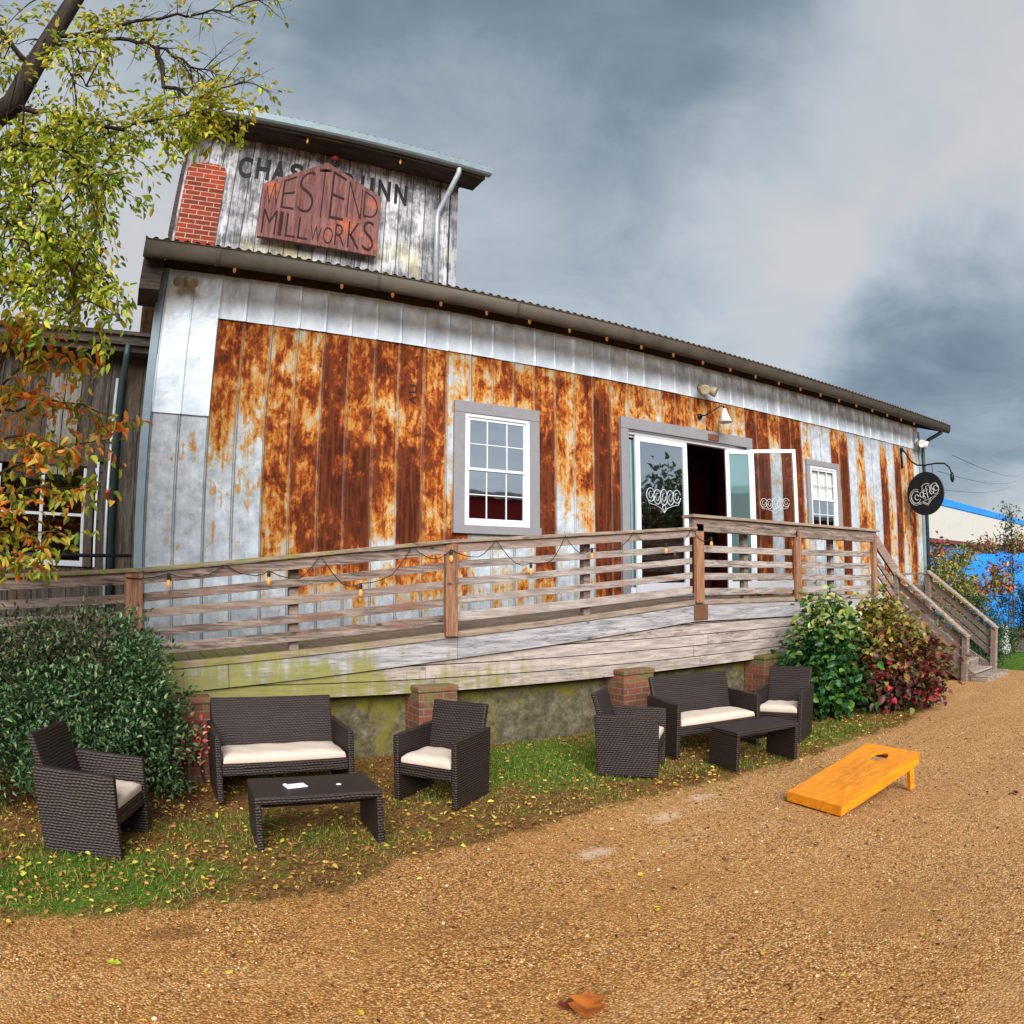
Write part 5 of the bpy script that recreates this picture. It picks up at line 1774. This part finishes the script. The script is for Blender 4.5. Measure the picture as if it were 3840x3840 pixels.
def bush(name, label, cat, base, blobs, n, size, cols, mat, aspect=.5, droop=0.0, flat=.2, stems=14, shell=.55, group=None, colf=None, outward=.6):
    """shrub: stems from the base and leaves through several overlapping rounded volumes, thinned by clumps"""
    t = thing(name, label, cat, base, group)
    sm_ = MB()
    w_ = np.array([b[3] * b[4] * b[5] for b in blobs]) ** .8
    w_ /= w_.sum()
    P_, D_ = [], []
    ncl = max(20, n // 26)
    for i in rng.choice(len(blobs), ncl, p=w_):
        bx, by, bz, rx, ry, rz__ = blobs[i]
        d = rng.normal(size=3)
        d /= np.linalg.norm(d)
        r_ = rng.uniform(shell, 1.02) if rng.random() < .8 else rng.uniform(.2, shell)
        c0 = np.array([bx, by, bz]) + d * r_ * np.array([rx, ry, rz__])
        k = int(n / ncl)
        sp_ = size[1] * rng.uniform(.7, 1.5)
        P_.append(c0 + rng.normal(size=(k, 3)) * sp_ * np.array([1, 1, .8]))
        D_.append(np.repeat(d[None], k, 0) * outward + rng.normal(size=(k, 3)) * .5 + np.array([0, 0, .25]))
    P_, D_ = np.concatenate(P_), np.concatenate(D_)
    ok = P_[:, 2] > .02
    P_, D_ = P_[ok], D_[ok]
    for i in range(stems):
        b = blobs[rng.choice(len(blobs), p=w_)]
        tp = Vector((b[0] + rng.normal() * b[3] * .4, b[1] + rng.normal() * b[4] * .4, b[2] + rng.uniform(0, .7) * b[5]))
        b0 = Vector(base) + Vector((rng.normal() * .12, rng.normal() * .1, -.05))
        sm_.tube([b0, b0.lerp(tp, .4) + Vector((0, 0, .1)), b0.lerp(tp, .75) + Vector((0, 0, .06)), tp], [.016, .012, .009, .004], 5, False)
    sm_.build('stems', BARKD, t)
    cc = pick(cols, len(P_)) if colf is None else colf(P_)
    v, f, c = leaf_arrays(P_, rng.uniform(size[0], size[1], len(P_)), cc, aspect, droop, flat, D_)
    np_mesh('foliage', v - np.array(base), f, mat, t, c)
    return t


BUSHLEAF = leaf_mat('glossy bush leaves', .12, .42, .4)
DKG = [(.032, .08, .028), (.055, .125, .045), (.095, .175, .07), (.02, .05, .02), (.16, .24, .10), (.065, .135, .042)]


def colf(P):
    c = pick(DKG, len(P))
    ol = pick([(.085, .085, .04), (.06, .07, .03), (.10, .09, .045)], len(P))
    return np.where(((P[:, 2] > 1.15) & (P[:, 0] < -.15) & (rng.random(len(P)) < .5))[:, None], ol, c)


bush('bush', 'dense dark green small-leaved bush behind the armchair at the left edge', 'bush', (-.35, 6.05, 0),
     [(-.35, 6.0, .85, .68, .5, .72), (-.95, 6.0, .75, .6, .5, .8), (.06, 6.05, .75, .38, .42, .62), (-.05, 6.0, 1.25, .3, .3, .36), (-1.5, 5.9, .8, .6, .5, .8), (.18, 6.1, .35, .34, .35, .34), (-.5, 5.75, .4, .5, .35, .4), (-.55, 6.0, 1.3, .4, .35, .3)],
     24000, (.032, .062), None, BUSHLEAF, .5, -.1, .1, 24, colf=colf)
bush('flowering_shrub', 'low shrub with pale red flowers against the brick pier by the dark bush', 'shrub', (.48, 6.3, 0), [(.50, 6.34, .52, .12, .10, .13), (.44, 6.3, .35, .14, .1, .12)], 260, (.03, .055),
     [(.55, .12, .09), (.62, .22, .16), (.45, .06, .05), (.12, .12, .03)], BUSHLEAF, .7, 0, .2, 5)

HYD = leaf_mat('broad hydrangea leaves', .2, .4, .35)
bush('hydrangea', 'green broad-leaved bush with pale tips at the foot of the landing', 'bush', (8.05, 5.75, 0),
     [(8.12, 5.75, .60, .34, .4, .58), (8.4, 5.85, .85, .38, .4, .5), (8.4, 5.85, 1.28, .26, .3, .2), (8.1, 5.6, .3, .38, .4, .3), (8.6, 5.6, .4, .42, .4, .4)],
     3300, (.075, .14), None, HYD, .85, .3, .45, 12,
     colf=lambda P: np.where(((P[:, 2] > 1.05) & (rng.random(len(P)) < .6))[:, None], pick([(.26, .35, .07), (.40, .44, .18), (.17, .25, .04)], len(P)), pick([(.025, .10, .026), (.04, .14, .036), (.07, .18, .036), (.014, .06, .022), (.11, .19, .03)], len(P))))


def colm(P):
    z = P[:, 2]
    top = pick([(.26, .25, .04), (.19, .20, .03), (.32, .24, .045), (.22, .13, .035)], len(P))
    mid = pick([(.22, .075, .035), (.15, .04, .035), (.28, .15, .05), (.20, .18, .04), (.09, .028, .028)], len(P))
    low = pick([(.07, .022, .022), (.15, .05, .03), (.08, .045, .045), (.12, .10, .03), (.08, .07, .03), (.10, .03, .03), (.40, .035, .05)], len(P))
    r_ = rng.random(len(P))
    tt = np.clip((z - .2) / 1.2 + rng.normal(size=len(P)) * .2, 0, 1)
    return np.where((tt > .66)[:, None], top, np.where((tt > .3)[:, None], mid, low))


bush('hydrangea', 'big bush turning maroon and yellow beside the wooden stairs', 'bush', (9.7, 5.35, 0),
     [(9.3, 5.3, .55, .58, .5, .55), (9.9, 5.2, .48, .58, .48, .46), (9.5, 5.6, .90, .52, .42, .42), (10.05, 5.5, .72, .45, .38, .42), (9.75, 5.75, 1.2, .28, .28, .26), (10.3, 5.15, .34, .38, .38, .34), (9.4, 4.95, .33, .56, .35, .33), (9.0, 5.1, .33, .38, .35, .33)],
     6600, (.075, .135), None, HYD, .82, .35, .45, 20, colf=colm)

# --- planting right of the stairs, in front of the blue building
bush('bush', 'dark green upright bush behind the right stair handrail', 'bush', (13.9, 5.55, 0), [(13.9, 5.55, .8, .45, .42, .78), (13.6, 5.8, .55, .4, .4, .55), (14.2, 5.3, .5, .4, .35, .45), (13.8, 5.75, 1.3, .25, .25, .3)], 5200, (.04, .075), [(.03, .085, .035), (.05, .12, .05), (.018, .05, .022), (.08, .15, .06)], BUSHLEAF, .45, 0, .1, 12)
bush('bush', 'dark rounded bush at the right edge of the picture', 'bush', (21.2, 7.3, 0), [(21.2, 7.3, .75, .8, .7, .75), (21.9, 7.0, .7, .7, .7, .65)], 3200, (.06, .1), [(.012, .035, .022), (.02, .055, .03), (.035, .07, .035)], BUSHLEAF, .5, 0, .1, 10)
RC = [(.50, .07, .04), (.52, .15, .05), (.36, .045, .035), (.26, .27, .05), (.18, .22, .04), (.14, .18, .04), (.42, .28, .06)]
bush('shrub', 'loose red and orange leaved shrub in front of the bright blue wall', 'shrub', (18.2, 7.9, 0), [(17.6, 8.6, 1.4, .8, .6, .45), (18.3, 7.9, 1.15, .8, .6, .55), (18.9, 7.3, 1.6, .5, .4, .4), (17.6, 8.5, 2.25, .7, .5, .2)], 2600, (.09, .17), RC, HYD, .65, .2, .3, 22)
bush('shrub', 'yellow green shrub growing against the right corner of the metal wall', 'shrub', (15.6, 7.0, 0), [(15.4, 7.2, 1.6, .5, .4, .5), (15.9, 7.0, 1.2, .5, .4, .6), (15.9, 6.95, 2.15, .5, .3, .22), (15.3, 7.2, .8, .4, .4, .5)], 3000, (.07, .12), [(.20, .22, .04), (.30, .31, .06), (.13, .16, .03), (.38, .28, .07)], HYD, .5, .1, .3, 14)
bush('shrub', 'thin row of reddish vine leaves along the top of the blue wall', 'shrub', (22.5, 9.6, 0), [(21.0, 10.2, 2.65, 1.4, .3, .14), (23.5, 9.4, 2.65, 1.4, .3, .14), (25.5, 8.8, 2.7, 1.2, .3, .14)], 900, (.09, .16), [(.34, .05, .035), (.20, .05, .03), (.24, .20, .04), (.13, .14, .03)], HYD, .6, .2, .3, 10)
bush('columnar_tree', 'narrow upright green shrub standing in front of the cream roof', 'tree', (19.6, 7.05, 0), [(19.6, 7.05, 3.45, .17, .16, .38), (19.6, 7.05, 2.75, .28, .25, .45), (19.6, 7.05, 1.9, .3, .3, .6)], 900, (.06, .11), [(.09, .11, .03), (.16, .17, .04), (.05, .07, .02), (.22, .14, .05)], HYD, .5, 0, .1, 6)

# ------------------------------------------------------------------ neighbour with cream roof and blue wall
nb = thing('neighbour_building', 'far low building with cream metal roof, bright blue ridge and blue wall', 'building', (45, 18, 0))
e0, e1 = Vector((22, 12.05, 3.2)), Vector((78, 20.4, 3.2))
r0, r1 = Vector((28, 17.45, 6.0)), Vector((84, 25.0, 6.0))
n_ = 260
vs, fs = [], []
for i in range(n_ + 1):
    t = i / n_
    o_ = .035 if i % 2 else 0
    vs += [e0.lerp(e1, t) + Vector((0, 0, o_)), r0.lerp(r1, t) + Vector((0, 0, o_))]
fs = [(2 * i, 2 * i + 2, 2 * i + 3, 2 * i + 1) for i in range(n_)]
MB().add(vs, fs).build('roof', CREAMROOF, nb)
MB().bar(r0 + Vector((0, 0, .02)), r1 + Vector((0, 0, .02)), .9, .42).build('ridge_cap', BLUE, nb)
d_ = (e1 - e0).normalized()
inn = Vector((-d_.y, d_.x, 0))
MB().bar(Vector((e0.x, e0.y, 1.5)) + inn * .3, Vector((e1.x, e1.y, 1.5)) + inn * .3, .2, 3.3).build('wall', BLUE, nb)
MB().bar(e0 + Vector((0, 0, -.06)), e1 + Vector((0, 0, -.06)), .12, .14).build('gutter', plain('dark red gutter', (.12, .03, .035), .6), nb)
bk = MB().add([r0, r1, r1 + inn * 6 + Vector((0, 0, -3)), r0 + inn * 6 + Vector((0, 0, -3))], [(0, 1, 2, 3)])
bk.build('rear_roof', CREAMROOF, nb)
# blue board fence nearer by, behind the red shrub
bf_ = thing('blue_fence', 'bright blue board fence behind the red leaved shrub', 'fence', (20, 9.4, 0))
a_, b_ = Vector((17.2, 10.6, 0)), Vector((27.5, 7.6, 0))
dd = (b_ - a_)
for i in range(40):
    p0, p1 = a_ + dd * (i / 40), a_ + dd * ((i + .985) / 40)
    MB().bar(Vector((p0.x, p0.y, 1.2)), Vector((p1.x, p1.y, 1.2)), .03, 2.4 + .02 * (i % 3)).build('fence_board', BLUE, bf_)
MB().bar(a_ + Vector((0, .06, 2.2)), b_ + Vector((0, .06, 2.2)), .05, .1).build('fence_rail', BLUE, bf_)
# a bench and a pale garden stone at the right edge
bn = thing('garden_bench', 'low dark red bench at the right edge beyond the grass', 'bench', (16.9, 5.75, 0))
MB().box(16.5, 17.9, 5.5, 5.9, .40, .45).build('seat', plain('dark red bench paint', (.12, .03, .03), .6), bn, .006)
for x in (16.6, 17.7):
    MB().box(x, x + .08, 5.52, 5.88, 0, .398).build('leg', W_BROWN, bn)
q = MB().lathe([(.16, 0), (.18, .1), (.13, .3), (.09, .42), (.11, .55), (.06, .66)], (16.3, 6.05, 0), (0, 0, 1), 12)
tag(q.build('garden_statue', plain('pale stone', (.42, .42, .40), .85, 0, .2), None, 0, True), 'small pale stone ornament beside the dark bush at the right edge', 'ornament')
# overhead wires
wr = thing('overhead_wires', 'thin overhead wires crossing the sky right of the round sign', 'wires', (30, 14, 6))
for k in range(3):
    pts = [(18 + 4 * i, 9 + 1.1 * i - .5 * k, 3.95 + .06 * k + .42 * i + .25 * ((i - 4) / 4) ** 2 + .3 * k) for i in range(9)]
    MB().tube(pts, .008, 4, False).build('wire', CABLE, wr)

# ------------------------------------------------------------------ across the yard, behind the camera: what the windows mirror
rb_ = thing('red_barn', 'long red barn across the yard behind the viewer mirrored in the windows', 'building', (18, -16, 0))
MB().box(-8, 60, -24, -14, 0, 5.9).build('wall', RED, rb_)
MB().prism([(-8.4, -13.6, 5.85), (-8.4, -19, 6.9), (-8.4, -24.4, 5.85)], (68.8, 0, 0)).build('roof', W_EAVE, rb_)
for i, (x, y, h) in enumerate(((25.5, -11.5, 8.0), (28.5, -12.5, 8.6), (46, -12, 7.0))):
    bush('tree', ['dark leafy tree in front of the red barn, nearest the viewer', 'tallest dark leafy tree in front of the red barn', 'dark leafy tree at the far end of the red barn'][i], 'tree', (x, y, 0), [(x, y, h * .62, 2.2, 2, h * .32), (x + 1, y, h * .5, 1.6, 1.6, h * .25), (x - 1.2, y, h * .55, 1.5, 1.5, h * .25)], 2600, (.25, .45), [(.03, .06, .02), (.05, .09, .03), (.08, .12, .04)], HYD, .6, 0, .2, 10)
